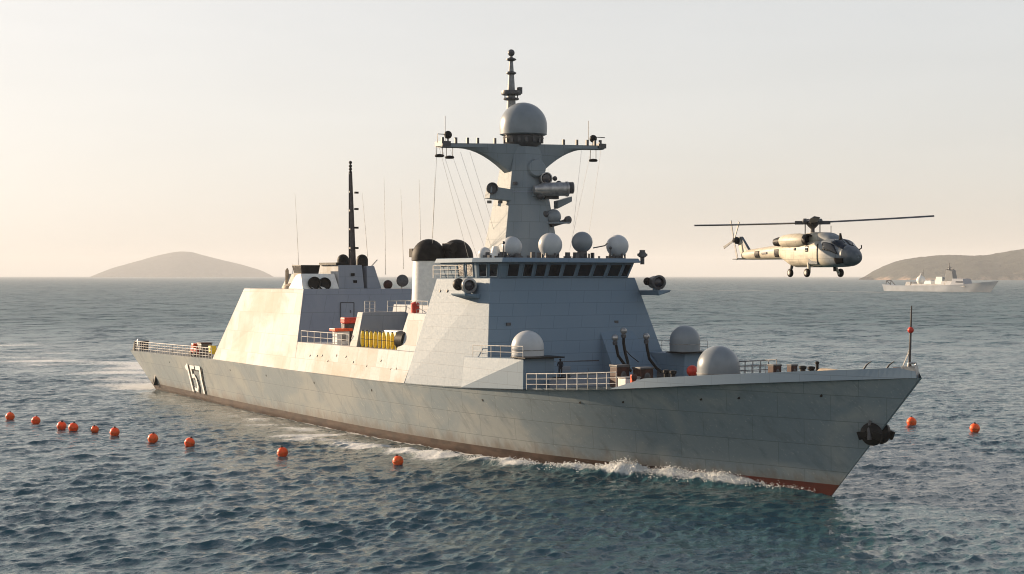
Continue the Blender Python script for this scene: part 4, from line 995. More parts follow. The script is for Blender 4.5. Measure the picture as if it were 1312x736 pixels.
# ---- foredeck
rail_mesh([(x, -deck_y(x) + .12, deck_z(x)) for x in (-28.3, -24, -20, -16.6)], 1.45, 1.35, 3, .045).build('railing', M['rail'], ship)
rail_mesh([(x, deck_y(x) - .12, deck_z(x)) for x in (-28.3, -24, -20, -16.6)], 1.45, 1.35, 3, .045).build('railing', M['rail'], ship)
rail_mesh([at(945, 481, y=1.5), at(995, 479, y=1.5)], 1.2, 1.0, 3, .05).build('railing', M['railg'], ship)
# jackstaff
a = at(1168, 392, y=0.0); c = at(1165, 474, y=0.0)
js = MB().tube([c, c.lerp(a, .5), a], [.10, .085, .05], 8).build('jackstaff', M['mast'], ship, smooth=40)
MB().ball(c.lerp(a, .62), .24, 14).build('red_lamp', M['red'], js, smooth=60)
b = MB(); b.tube([c + Vector((-.9, .0, -.3)), c.lerp(a, .35)], .035, 5); b.tube([c + Vector((-.5, -.5, -.3)), c.lerp(a, .3)], .035, 5); b.build('stay', M['rail'], js)
b = MB(); b.lathe([(.3, -.3), (.2, .1), (.16, .4)], c, (0, 0, 1), 14); b.box(c + Vector((-.9, -.4, -.1)), (.4, .4, .5)); b.build('staff_foot', M['rust'], js, smooth=40)
def winch_box(t):
    MB().box((0, 0, .62), (1.0, 1.25, 1.2)).build('case', M['rust'], t, bevel=.05); MB().box((0, 0, 1.27), (1.1, 1.35, .12)).build('lid', M['dark'], t, bevel=.02)
    MB().lathe([(.16, -.06), (.3, 0), (.16, .06)], (.55, 0, .7), (1, 0, 0), 14).build('handwheel', M['dark'], t)
def dz(x): return deck_z(x) - .03
for (u, y, lab) in ((794, -6.0, 'rust red winch box in front of the leftmost bent hose post'), (824, -4.5, 'wide rust red winch box between the bent hose posts'), (992.5, 1.0, 'rust red winch box on the bow just ahead of the grey dome'), (1015, 1.0, 'narrow dark red box alone on the bow, ahead of the other')):
    q = at(u, 478, y=y); z = dz(q.x); sc_ = 1.25
    t = ship_thing('winch_box', lab, 'winch', (q.x, y, z), 0, 'rust red winch boxes on the foredeck'); winch_box(t)
    tz = at(u, {794: 467.5, 824: 470.5, 992.5: 467, 1015: 467}[u], y=y).z; wx = {794: 1.1, 824: 1.15, 992.5: .72, 1015: .55}[u]; t.scale = (wx, wx, (tz - z) / 1.33)
q = at(887, 479, y=3.0); t = ship_thing('marker_ball', 'round red marker ball beside the grey foredeck dome', 'ball', (q.x, 3.0, dz(q.x)))
MB().lathe([(.35, 0), (.4, .6), (.3, .7)], (0, 0, 0), (0, 0, 1), 14).build('stand', M['dark'], t); MB().ball((0, 0, 1.25), .55, 18).build('ball', M['red'], t, smooth=60)
def bollards(t):
    for x in (-.45, .45):
        MB().lathe([(.2, 0), (.2, .65), (.28, .72), (.28, .86), (.1, .9)], (x, 0, .1), (0, 0, 1), 14).build('bollard', M['black'], t, smooth=40)
    MB().box((0, 0, .06), (1.6, .6, .12)).build('base', M['dark'], t, bevel=.02)
for (u, y, s_, lab) in ((1034, 0.8, 1.6, 'pair of black mooring bollards on the bow behind the tan cover'), (858, -6.5, 1.5, 'pair of black mooring bollards by the foot of the blast deflector')):
    q = at(u, 478, y=y); t = ship_thing('bollards', lab, 'bollards', (q.x, y, dz(q.x)), 0, 'mooring bollards'); bollards(t); tz = at(u, 469 if u > 1000 else 474, y=y).z; t.scale = (s_ * .7, s_ * .7, (tz - dz(q.x)) / 1.0)
q = at(1047, 478, y=.6); t = ship_thing('vent_post', 'tall black vent post on the bow beside the tan cover', 'post', (q.x, .6, dz(q.x))); t.scale = (.6, .6, (at(1047, 463, y=.6).z - dz(q.x)) / 2.25)
MB().lathe([(.3, 0), (.24, .2), (.2, 1.9), (.28, 1.95), (.28, 2.2), (.05, 2.25)], (0, 0, 0), (0, 0, 1), 14).build('post', M['black'], t, smooth=40); MB().box((0, 0, .08), (.9, .9, .16)).build('foot', M['dark'], t)
q = at(1070, 478, y=.2); t = ship_thing('covered_windlass', 'windlass under a tan canvas cover near the tip of the bow', 'windlass', (q.x, .2, dz(q.x)))
b = MB(); b.lathe([(.05, -2.0), (.5, -1.7), (.62, -.4), (.55, 1.0), (.3, 1.9), (.05, 2.1)], (0, 0, .95), (1, -.1, -.06), 18); cv = b.build('cover', M['wood'], t, smooth=40); t.scale = (1, 1, (at(1070, 473, y=.2).z - dz(q.x)) / 1.6)
b = MB(); b.box((0, 0, .3), (3.4, .9, .6)); b.build('bed', M['rust'], t, bevel=.04); MB().ball((2.2, -.1, .85), .34, 12).build('drum_end', M['black'], t, smooth=60)
for u, y, lab in ((1105, 0.0, 'dark steel davit arm bent up from the deck near the bow tip'), (1134, 0.2, 'thin dark davit arm closest to the jackstaff')):
    q = at(u, 479, y=y); t = ship_thing('davit', lab, 'davit', (q.x, y, dz(q.x)), 0, 'davit arms on the bow'); t.scale = (1, 1, (at(u + 12, 463.5, y=y).z - dz(q.x)) / 1.75)
    MB().tube([(0, 0, 0), (0, 0, .8), (.35, .1, 1.4), (.75, .2, 1.75)], [.11, .09, .07, .04], 8).build('arm', M['dark'], t, smooth=40); MB().lathe([(.3, 0), (.26, .3), (.12, .35)], (0, 0, 0), (0, 0, 1), 12).build('socket', M['dark'], t, smooth=40)
# low lockers behind the foredeck rail
for (u, y, sz, mt, lab) in ((750, -3, (1.6, 4.6, 1.2), 'slate', 'long grey deck locker behind the foredeck rail'), (806, -7.4, (1.2, 1.6, .9), 'white', 'small pale deck locker at the end of the white foredeck rail')):
    q = at(u, 486, y=y); t = ship_thing('deck_locker', lab, 'locker', (q.x, y, dz(q.x)), 0, 'grey deck lockers'); MB().box((0, 0, sz[2] / 2), sz).build('body', M[mt], t, bevel=.06); MB().box((0, 0, sz[2] + .06), (sz[0] + .1, sz[1] + .1, .12)).build('lid', M['railg'], t, bevel=.02)
q = at(806, 474, y=-8.6); t = ship_thing('life_ring_post', 'red hose post at the forward end of the foredeck rail', 'post', (at(811, 486, y=-8.7).x, -8.7, dz(-15)))
MB().box((0, 0, .6), (.3, .4, 1.2)).build('post', M['orange'], t, bevel=.04); MB().lathe([(.2, -.08), (.32, 0), (.2, .08)], (.2, 0, 1.0), (1, 0, 0), 16).build('reel', M['rust'], t)

# ---- anchors under the flare
def anchor(t, sg):
    b = MB(); b.lathe([(.2, -.5), (.85, -.35), (1.0, 0), (.8, .35), (.3, .5), (.02, .52)], (0, 0, 0), (0, sg, -.15), 22); b.build('bolster', M['black'], t, smooth=45)
    b = MB()
    for s_ in (-1, 1):
        b.prism([(s_ * .15, sg * .25, -.2), (s_ * .95, sg * .3, -.55), (s_ * 1.15, sg * .5, .2), (s_ * .3, sg * .4, .3)], [(s_ * .15, sg * .6, -.2), (s_ * .9, sg * .55, -.5), (s_ * 1.1, sg * .7, .2), (s_ * .3, sg * .7, .3)])
    b.build('fluke', M['black'], t, bevel=.06)
    b = MB(); b.tube([(0, sg * .5, -.4), (-.1, sg * .35, .5), (-.1, sg * .1, 1.15)], [.2, .18, .12], 8); b.build('shank', M['dark'], t, smooth=40)
q = hull_at(5.0, 5.55); t = ship_thing('anchor', 'black anchor housed against the near side of the bow', 'anchor', (4.9, q.y - .3, 5.45), R(25), 'anchors at the bow'); anchor(t, -1); t.scale = (.92, .92, .92)
q = hull_at(5.0, 5.55); t = ship_thing('anchor', 'black anchor sticking out beyond the stem on the far side', 'anchor', (4.3, 1.3, 5.40), R(-20), 'anchors at the bow'); anchor(t, 1); t.scale = (.95, .9, .9); MB().tube([(0, -.25, 0), (.1, -1.3, .1)], .42, 12).build('hawse_pipe', M['black'], t, smooth=40)

# ---- sailor on a low hatch
q = at(718, 484, y=-8.2)
t = ship_thing('deck_hatch', 'low grey deck hatch with a person standing on it', 'hatch', (q.x, q.y, dz(q.x)))
MB().box((0, 0, (q.z - dz(q.x)) / 2), (1.5, 1.5, q.z - dz(q.x))).build('coaming', M['slate'], t, bevel=.05); MB().box((0, 0, q.z - dz(q.x) - .05), (1.6, 1.6, .10)).build('cover', M['railg'], t, bevel=.02)
pr = ship_thing('person', 'person in dark working clothes standing behind the foredeck rail', 'person', (q.x, q.y, q.z), R(-40))
def skin_body(name, joints, edges, radii, mat, parent, sub=2):
    me = bpy.data.meshes.new(name); me.from_pydata(joints, edges, []); o = bpy.data.objects.new(name, me); COL.objects.link(o); o.parent = parent
    m_ = o.modifiers.new('skin', 'SKIN'); m_.use_smooth_shade = True
    for v_, r_ in zip(me.skin_vertices[0].data, radii): v_.radius = r_ if isinstance(r_, tuple) else (r_, r_)
    me.skin_vertices[0].data[0].use_root = True
    s_ = o.modifiers.new('sub', 'SUBSURF'); s_.levels = s_.render_levels = sub
    me.materials.append(mat); return o
J = [(0, 0, .95), (0.02, 0, 1.2), (.05, 0, 1.42), (.06, 0, 1.52), (.09, 0, 1.62), (.1, 0, 1.72),
     (0, .1, .88), (.03, .11, .5), (-.02, .12, .08), (.14, .13, .04), (0, -.1, .88), (.06, -.11, .5), (.0, -.12, .08), (.16, -.13, .04),
     (.04, .2, 1.4), (.10, .25, 1.14), (.3, .2, 1.02), (.04, -.2, 1.4), (.12, -.26, 1.15), (.32, -.18, 1.05)]
Ed = [(0, 1), (1, 2), (2, 3), (3, 4), (4, 5), (0, 6), (6, 7), (7, 8), (8, 9), (0, 10), (10, 11), (11, 12), (12, 13), (2, 14), (14, 15), (15, 16), (2, 17), (17, 18), (18, 19)]
Rd = [.15, .15, .14, .06, .1, .08, .1, .075, .05, .045, .1, .075, .05, .045, .07, .05, .035, .07, .05, .035]
me_b = skin_body('body', J, Ed, Rd, plain('dark_cloth', (.02, .022, .03), .8), pr)
MB().dome((.095, 0, 1.66), .125, .0, 16, 0, 6, .95).build('cap', M['black'], pr, smooth=60)

# ================================================================= HELICOPTER
hub = Vector(((1041 - CX) / FPX * 104.0, 104.0, 0)); HZ0 = CAM_H + (354 - 356.5) / FPX * 104
HYAW = math.atan2(-0.921, 0.387)
heli = thing('helicopter', 'tan naval helicopter with shade painted on its front, hovering beside the bow of the warship', 'helicopter', (hub.x, hub.y, HZ0), HYAW)
M['hpaint'] = paint('helicopter_paint', (0.50, 0.46, 0.37), (0.44, 0.40, 0.32), (0.33, 0.30, 0.25), (1.6, .9), (0, 0, 0), .5, .4, .3, .1)
# tan skin; shade over the front half is painted in as blue-grey
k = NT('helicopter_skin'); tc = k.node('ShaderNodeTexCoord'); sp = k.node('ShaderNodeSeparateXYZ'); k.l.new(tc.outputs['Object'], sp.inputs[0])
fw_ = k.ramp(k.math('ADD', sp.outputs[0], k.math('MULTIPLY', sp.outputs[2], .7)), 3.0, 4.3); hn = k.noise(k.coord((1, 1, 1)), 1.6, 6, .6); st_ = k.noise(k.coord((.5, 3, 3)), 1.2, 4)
tan_ = k.mix(k.ramp(hn, .4, .7), rgb(.50, .455, .36), rgb(.40, .36, .285)); front_shade = k.mix(k.ramp(hn, .4, .7), rgb(.20, .225, .25), rgb(.15, .17, .19))
cc = k.mix(k.math('MULTIPLY', k.ramp(st_, .52, .75), .4), k.mix(fw_, tan_, front_shade), rgb(.14, .13, .115))
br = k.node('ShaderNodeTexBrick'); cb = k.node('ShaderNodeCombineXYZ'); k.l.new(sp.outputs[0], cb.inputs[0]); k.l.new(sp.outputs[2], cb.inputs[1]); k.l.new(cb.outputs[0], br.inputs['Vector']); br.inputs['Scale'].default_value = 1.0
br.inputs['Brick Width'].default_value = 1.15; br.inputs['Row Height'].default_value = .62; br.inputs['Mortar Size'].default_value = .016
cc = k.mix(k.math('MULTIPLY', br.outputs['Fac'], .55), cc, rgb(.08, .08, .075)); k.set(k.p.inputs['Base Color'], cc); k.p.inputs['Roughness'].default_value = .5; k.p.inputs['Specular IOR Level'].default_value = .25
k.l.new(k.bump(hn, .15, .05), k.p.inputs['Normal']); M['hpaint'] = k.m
M['hgrey'] = plain('helicopter_grey', (0.10, 0.115, 0.13), .45)
ST = [(5.32, 1.30, .04, .04, 2), (5.2, 1.31, .30, .26, 2), (4.9, 1.34, .55, .45, 2.2), (4.45, 1.40, .78, .62, 2.4), (4.0, 1.47, .93, .76, 2.6), (3.6, 1.58, 1.03, .89, 2.9), (3.15, 1.63, 1.10, .95, 3.2),
      (2.6, 1.62, 1.14, .95, 3.6), (1.5, 1.58, 1.16, .90, 4), (-1.0, 1.56, 1.15, .87, 4), (-1.6, 1.62, 1.10, .82, 3.6), (-2.4, 1.72, .92, .68, 3), (-3.2, 1.78, .68, .52, 2.6), (-4.2, 1.78, .58, .52, 2.4), (-8.0, 1.66, .36, .38, 2.2), (-9.0, 1.62, .20, .26, 2)]
SX = [s_[0] for s_ in ST][::-1]
def hs_at(x): return [float(np.interp(x, SX, [s_[i] for s_ in ST][::-1])) for i in (1, 2, 3, 4)]
def hpt(x, a, off=0.0):
    zc, wv, hv, e = hs_at(x); ca, sa = math.cos(a), math.sin(a)
    y = math.copysign(abs(ca) ** (2 / e), ca); z = math.copysign(abs(sa) ** (2 / e), sa)
    return Vector((x, y * (wv + off), zc + z * (hv + off)))
b = MB(); nx, na = 64, 32; vs_ = []
xs_l = np.concatenate([np.linspace(5.32, 2.6, 28), np.linspace(2.5, -9.0, 37)])
for x in xs_l: vs_ += [hpt(x, 2 * math.pi * j / na) for j in range(na)]
nn = len(xs_l)
fs_ = [(i * na + j, i * na + (j + 1) % na, (i + 1) * na + (j + 1) % na, (i + 1) * na + j) for i in range(nn - 1) for j in range(na)] + [tuple(range(na)), tuple(range((nn - 1) * na, nn * na))]
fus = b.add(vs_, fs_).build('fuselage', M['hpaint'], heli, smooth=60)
def patch(name, x0, x1, a0, a1, mat, off=.018, parent=None, nu=8, nv=8, x0b=None, x1b=None):
    b = MB(); vs_ = []
    for i in range(nu + 1):
        for j in range(nv + 1):
            g = j / nv; xa_ = x0 + ((x0b if x0b is not None else x0) - x0) * g; xb_ = x1 + ((x1b if x1b is not None else x1) - x1) * g
            vs_.append(hpt(xa_ + (xb_ - xa_) * i / nu, R(a0 + (a1 - a0) * g), off))
    b.add(vs_, [(i * (nv + 1) + j, (i + 1) * (nv + 1) + j, (i + 1) * (nv + 1) + j + 1, i * (nv + 1) + j + 1) for i in range(nu) for j in range(nv)])
    o = b.build(name, mat, parent or heli, smooth=60); sm = o.modifiers.new('thick', 'SOLIDIFY'); sm.thickness = .02; sm.offset = 1; return o
patch('nose_cover', 5.30, 4.35, 0, 360, M['hgrey'], .012, nv=32)
for s_ in (1, -1):   # starboard angles are mirrored about 90
    A = lambda a: (180 - a) if s_ == 1 else a
    patch('windshield', 4.2, 3.3, A(87), A(40), M['glass'], .02, x0b=4.5, x1b=3.45)
    patch('side_window', 3.8, 2.7, A(37), A(4), M['glass'], .02, x0b=4.25, x1b=2.8)
    patch('chin_window', 4.62, 3.9, A(-8), A(-42), M['black'], .02, x0b=4.5, x1b=3.9)
    patch('cabin_window', 1.15, .85, A(22), A(2), M['glass'], .02)
    patch('cabin_window', -.35, -.55, A(16), A(6), M['glass'], .02)
    patch('door_seam', 2.28, 2.2, A(30), A(-34), M['black'], .012)
    patch('roundel', -3.2, -3.85, A(16), A(-34), M['black'], .015)
    patch('roundel', -6.1, -6.75, A(20), A(-34), M['black'], .015)
    patch('stencil', -4.9, -5.7, A(4), A(-8), M['dark'], .015)
    patch('lower_skirt', 2.2, -1.0, A(-62), A(-78), M['dark'], .012)
# engine deck
DS = [(3.2, 2.30, .35, .1), (2.7, 2.45, .62, .35), (1.9, 2.55, .78, .50), (.4, 2.58, .82, .52), (-1.2, 2.5, .72, .42), (-2.6, 2.35, .5, .3), (-3.6, 2.12, .25, .15)]
b = MB(); na = 24; vs_ = []
dxs = np.linspace(3.2, -3.6, 30)
for x in dxs:
    zc, wv, hv = [float(np.interp(x, [d_[0] for d_ in DS][::-1], [d_[i] for d_ in DS][::-1])) for i in (1, 2, 3)]
    for j in range(na):
        a = 2 * math.pi * j / na; ca, sa = math.cos(a), math.sin(a)
        vs_.append((x, math.copysign(abs(ca) ** .7, ca) * wv, zc + math.copysign(abs(sa) ** .7, sa) * hv))
fs_ = [(i * na + j, i * na + (j + 1) % na, (i + 1) * na + (j + 1) % na, (i + 1) * na + j) for i in range(29) for j in range(na)] + [tuple(range(na)), tuple(range(29 * na, 30 * na))]
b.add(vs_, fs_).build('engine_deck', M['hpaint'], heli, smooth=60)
for s_ in (-1, 1):
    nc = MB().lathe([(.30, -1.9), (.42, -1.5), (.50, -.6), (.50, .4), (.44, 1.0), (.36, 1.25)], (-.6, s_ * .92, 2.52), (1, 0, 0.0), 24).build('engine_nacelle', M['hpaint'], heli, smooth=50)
    MB().lathe([(.40, -.1), (.42, .15), (.36, .35), (.30, .3), (.28, 0), (.01, 0)], (.75, s_ * .95, 2.55), (1, s_ * .1, 0), 22).build('intake', M['black'], nc, smooth=45)
    MB().lathe([(.34, .2), (.33, -.3), (.26, -.7), (.22, -.72), (.2, -.3), (.01, -.28)], (-2.35, s_ * .95, 2.5), (1, s_ * -.15, .05), 22).build('exhaust', M['black'], nc, smooth=45)
# fin, tail rotor, stabilator
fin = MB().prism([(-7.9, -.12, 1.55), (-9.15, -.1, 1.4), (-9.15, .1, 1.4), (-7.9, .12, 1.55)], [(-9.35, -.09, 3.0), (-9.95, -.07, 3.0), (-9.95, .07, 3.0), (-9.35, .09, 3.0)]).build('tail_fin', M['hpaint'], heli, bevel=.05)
MB().prism([(-7.7, -.13, 1.62), (-8.15, -.13, 1.58), (-8.15, .13, 1.58), (-7.7, .13, 1.62)], [(-9.2, -.1, 3.02), (-9.5, -.1, 3.02), (-9.5, .1, 3.02), (-9.2, .1, 3.02)]).build('fin_edge', M['hgrey'], fin, bevel=.03)
MB().prism([(-9.2, -.85, 1.3), (-8.5, -.85, 1.32), (-8.4, .85, 1.32), (-9.2, .85, 1.3)], [(-9.2, -.85, 1.36), (-8.5, -.85, 1.4), (-8.4, .85, 1.4), (-9.2, .85, 1.36)]).build('stabilator', M['hgrey'], heli, bevel=.02)
tr = MB().lathe([(.24, -.25), (.27, 0), (.2, .2), (.05, .28)], (-9.65, -.25, 2.75), (0, -1, .2), 16).build('tail_rotor', M['black'], heli, smooth=40)
for a in (62, 108, 200, 290):
    a = R(a); d_ = Vector((math.cos(a), 0, math.sin(a))); n_ = Vector((-math.sin(a), 0, math.cos(a))); c = Vector((-9.65, -.42, 2.75)); q0, q1 = c + d_ * .2, c + d_ * 1.55
    MB().prism([q0 - n_ * .09, q0 + n_ * .09, q1 + n_ * .12, q1 - n_ * .12], [q0 - n_ * .08 + Vector((0, -.05, 0)), q0 + n_ * .08 + Vector((0, -.03, 0)), q1 + n_ * .11 + Vector((0, -.03, 0)), q1 - n_ * .11 + Vector((0, -.05, 0))]).build('blade', M['railg'], tr, bevel=.01)
# main rotor
hc = Vector((0, 0, 3.74))
mr = MB().lathe([(.16, -.95), (.14, -.4), (.3, -.25), (.42, -.1), (.42, .1), (.25, .25), (.1, .32)], hc, (0, 0, 1), 20)
for i in range(4):
    a = R(90 * i - 10) - HYAW; mr.box(hc + Vector((math.cos(a) * .75, math.sin(a) * .75, .02)), (.9, .34, .24), a); mr.lathe([(.12, -.2), (.2, 0), (.12, .2)], hc + Vector((math.cos(a + .5) * .6, math.sin(a + .5) * .6, .1)), (0, 0, 1), 10)
    mr.tube([hc + Vector((math.cos(a) * .5, math.sin(a) * .5, -.85)), hc + Vector((math.cos(a) * .5, math.sin(a) * .5, 0))], .04, 6)
mr = mr.build('main_rotor', M['dark'], heli, smooth=40)
tilt = Vector((math.cos(-HYAW), math.sin(-HYAW), 0))      # world +x seen in the helicopter's own frame
for i in range(4):
    a = R(90 * i - 10) - HYAW; d_ = Vector((math.cos(a), math.sin(a), 0)); n_ = Vector((-d_.y, d_.x, 0)); vs_ = []
    L_b = 8.1
    for j in range(13):
        r_ = 1.1 + (L_b - 1.1) * j / 12; up = .006 * r_ + .0012 * r_ ** 2 + tilt.dot(d_) * .034 * r_
        c = hc + d_ * r_ + Vector((0, 0, up)); wd = .31 if j < 12 else .22
        vs_ += [c - n_ * wd + Vector((0, 0, -.03)), c + Vector((0, 0, .085)) - n_ * wd * .4, c + n_ * wd + Vector((0, 0, .03)), c + Vector((0, 0, -.03))]
    MB().add(vs_, [(j * 4 + e, j * 4 + (e + 1) % 4, (j + 1) * 4 + (e + 1) % 4, (j + 1) * 4 + e) for j in range(12) for e in range(4)] + [(0, 1, 2, 3), (48, 49, 50, 51)]).build('blade', M['dark'], mr, smooth=30)
# undercarriage
for (x, y, mount) in ((1.35, -1.2, (1.05, -1.02, 1.0)), (1.35, 1.2, (1.05, 1.02, 1.0)), (-2.75, 0, (-2.4, 0, 1.1))):
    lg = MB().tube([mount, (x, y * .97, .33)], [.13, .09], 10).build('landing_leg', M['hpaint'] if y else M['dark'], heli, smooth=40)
    if y:
        MB().prism([(1.2, y * .82, 1.05), (2.2, y * .82, .95), (2.2, y * .9, .85), (1.2, y * .95, .9)], [(1.2, y * .8, 1.3), (2.2, y * .8, 1.2), (2.2, y * .93, 1.2), (1.2, y * .97, 1.3)]).build('leg_fairing', M['hgrey'], lg, bevel=.04)
    oy = -.16 if y < 0 else (.16 if y > 0 else 0)
    wl2 = MB().lathe([(.1, -.12), (.21, -.13), (.28, -.08), (.30, 0), (.28, .08), (.21, .13), (.1, .12)], (x, y + oy, .30), (0, 1, 0), 24).build('wheel', M['black'], heli, smooth=45)
    MB().lathe([(.02, -.145), (.12, -.14), (.14, -.1), (.14, .1), (.12, .14), (.02, .145)], (x, y + oy, .30), (0, 1, 0), 18).build('rim', M['rail'], wl2, smooth=40)
b = MB(); b.tube([(2.9, -.2, .75), (2.9, -.2, .4)], .1, 8); b.tube([(3.3, 0, 2.5), (3.25, 0, 2.95)], [.12, .07], 8); b.tube([(1.9, .2, 3.0), (1.9, .2, 3.5)], .025, 5); b.tube([(4.1, .75, 1.75), (4.3, .95, 1.95), (4.3, .95, 2.15)], .045, 6); b.build_each('aerial', M['black'], heli, 40)

# ================================================================= BALL BUOYS
BUO = [(13, 534, 5.6, 'orange ball buoy at the far left end of the floating line'), (46, 539, 5.6, 'second orange ball buoy from the left end of the floating line'),
       (79, 546, 6.0, 'orange ball buoy just left of its close neighbour in the line'), (94, 548, 6.2, 'orange ball buoy touching close on the right of its neighbour'),
       (121.5, 550.5, 5.0, 'smallest orange ball buoy, sunk low between two others of the line'), (147, 554, 6.2, 'orange ball buoy right of the low sunken one, below the stern wake'),
       (196, 562, 6.6, 'orange ball buoy floating below the stern of the warship'), (243, 567.5, 6.6, 'orange ball buoy floating below the white hull number'),
       (362, 580, 7.0, 'orange ball buoy alone beside the golden glare on the water'), (510, 591, 7.0, 'orange ball buoy nearest the bow foam, at the right end of the line'),
       (1168, 541, 6.2, 'orange ball buoy in open water just beyond the bow tip'), (1249, 549, 6.4, 'rightmost orange ball buoy alone in open water past the bow')]
k = NT('buoy_orange'); nz = k.noise(k.coord(), 3.0, 5); oi = k.node('ShaderNodeObjectInfo'); fade_ = k.math('MULTIPLY', oi.outputs['Random'], .55)
k.set(k.p.inputs['Base Color'], k.mix(fade_, k.mix(k.ramp(nz, .35, .7), rgb(.96, .075, .012), rgb(.98, .11, .018)), rgb(.98, .17, .035))); k.p.inputs['Roughness'].default_value = .45; k.p.inputs['Specular IOR Level'].default_value = .25
k.p.inputs['Subsurface Weight'].default_value = 0.6; k.p.inputs['Subsurface Radius'].default_value = (1.0, .35, .1); k.p.inputs['Subsurface Scale'].default_value = 0.5; M['buoy'] = k.m     # thin inflated plastic lets light through
for i, (u, v, rp, lab) in enumerate(BUO):
    g = on_water(u, v + rp * .75); r_ = rp / FPX * g.y; z = sea_z(g.x, g.y)
    # float at the local surface, on the sight line
    r0 = sight(u, v); tt = g.y / r0.y; zc = max(min(CAM_H + r0.z * tt, z + r_ * .9), z + r_ * .15)
    t = thing('ball_buoy', lab, 'buoy', (g.x, g.y, zc), random.random() * 6, 'orange ball buoys on the water')
    t.rotation_euler = (random.uniform(-.3, .3), random.uniform(-.3, .3), random.random() * 6)
    b = MB(); b.ball((0, 0, 0), r_, 28, 0, 16); b.lathe([(r_, -.05), (r_ + .025, -.03), (r_ + .025, .03), (r_, .05)], (0, 0, 0), (0, 0, 1), 28); b.build('float', M['buoy'], t, smooth=60)
    b = MB(); b.lathe([(r_ * .26, -.03), (r_ * .24, .06), (r_ * .12, .10)], (0, 0, r_), (0, 0, 1), 12); b.tube([(-.07, 0, r_ + .05), (-.06, 0, r_ + .16), (.06, 0, r_ + .16), (.07, 0, r_ + .05)], .022, 6); b.build('lifting_eye', M['rust'], t, smooth=40)

# ================================================================= DISTANT WARSHIP
SC = 1640.0 / FPX                                             # metres per photo pixel out there
D2 = Vector(((1205 - CX) * SC, 1640.0, 0)); yaw2 = math.atan2(-.839, .544); LF = .75
ship2 = thing('warship', 'small distant warship with a bare stern frame passing in front of the headland', 'warship', D2, yaw2)
def X2(u): return (u - 1205) * SC / LF
def Z2(v): return (375.6 - v) * SC
hb2 = MB(); rows = []
ns = 40
for i in range(ns + 1):
    f_ = i / ns; xw = X2(1138) + (X2(1264) - X2(1138)) * f_; xd = X2(1136.5) + (X2(1273.5) - X2(1136.5)) * f_
    zd = float(np.interp(f_, [0, .12, .5, .75, 1], [Z2(366.5), Z2(368), Z2(367.5), Z2(366), Z2(361.5)]))
    yw = 8.0 * float(np.interp(f_, [0, .2, .6, .85, 1], [.8, 1, 1, .55, .02])); ydk = 9.0 * float(np.interp(f_, [0, .2, .65, .88, 1], [.85, 1, 1, .66, .03]))
    rows.append([(xw, -yw * .9, -1.5), (xw, -yw, 0), (xw + (xd - xw) * .12, -yw - (ydk - yw) * .1, .8), (xw + (xd - xw) * .6, -yw - (ydk - yw) * .5, zd * .6), (xd, -ydk, zd)])
vs_ = [p for r_ in rows for p in r_] + [(p[0], -p[1], p[2]) for r_ in rows for p in r_]; n0 = len(rows) * 5
fs_ = []; mi = []
for i in range(ns):
    for j in range(4):
        fs_.append((i * 5 + j, (i + 1) * 5 + j, (i + 1) * 5 + j + 1, i * 5 + j + 1)); mi.append(1 if j < 2 else 0)
        fs_.append((n0 + i * 5 + j, n0 + i * 5 + j + 1, n0 + (i + 1) * 5 + j + 1, n0 + (i + 1) * 5 + j)); mi.append(1 if j < 2 else 0)
    fs_.append((i * 5 + 4, (i + 1) * 5 + 4, n0 + (i + 1) * 5 + 4, n0 + i * 5 + 4)); mi.append(0)
for j in range(4): fs_.append((j, j + 1, n0 + j + 1, n0 + j)); mi.append(0)
hb2.v = vs_; hb2.f = fs_; hb2.mi = mi
M['farhull'] = plain('far_hull_grey', (.33, .36, .40), .55, 0, .12, .1); hb2.build('hull', [M['farhull'], M['farhull']], ship2, smooth=40)
def blk2(name, u0, u1, v0, v1, wy, mat, tu=1.0, parent=None, bev=.3):
    x0, x1 = X2(u0), X2(u1); zb_, zt_ = Z2(v1), Z2(v0); 
    return MB().prism([(x0, -wy, zb_), (x1, -wy, zb_), (x1, wy, zb_), (x0, wy, zb_)], [(x0 + tu, -wy * .82, zt_), (x1 - tu, -wy * .82, zt_), (x1 - tu, wy * .82, zt_), (x0 + tu, wy * .82, zt_)]).build(name, mat, parent or ship2, bevel=bev)
blk2('aft_house', 1165, 1172, 363, 369, 6.5, M['pale']); blk2('deck_house', 1172, 1240, 365.5, 369, 7.5, M['pale'], 1.5)
blk2('midship_house', 1187.5, 1199, 361.5, 369, 6.2, M['white'], 2.5); blk2('funnel', 1201, 1211, 356.5, 368, 4.6, M['white'], 1.5)
blk2('forward_house', 1209, 1226, 362, 369, 6.8, M['pale'], 2.0); br2 = blk2('bridge', 1222, 1239, 358.8, 368, 7.5, M['slate'], 2.5); blk2('bridge_windows', 1228.5, 1237.3, 361.8, 363.4, 7.7, M['glass'], .3, br2, .05)
m2 = blk2('mast', 1211.5, 1224, 348, 367, 3.6, M['hgrey'], 3.2)
b = MB(); b.tube([(X2(1216), 0, Z2(352)), (X2(1216), 0, Z2(345)), (X2(1216), 0, Z2(338.5))], [1.5, .9, .3], 10); b.build('topmast', M['dark'], m2)
b = MB(); b.box((X2(1216.5), 0, Z2(347.4)), (9.5, 1.6, .7)); b.box((X2(1216.5), 0, Z2(347.2)), (1.6, 12, .7)); b.box((X2(1216), 0, Z2(344.5)), (3.5, 3.5, .5)); b.build('yard', M['dark'], m2)
o_ = MB().lathe([(2.5, Z2(367)), (4.6, Z2(363)), (4.9, Z2(360)), (3.6, Z2(357)), (1.6, Z2(355.5)), (.6, Z2(353)), (.05, Z2(351.5))], (X2(1180.5), 0, 0), (0, 0, 1), 26).build('radar_dome', M['white'], ship2, smooth=45)
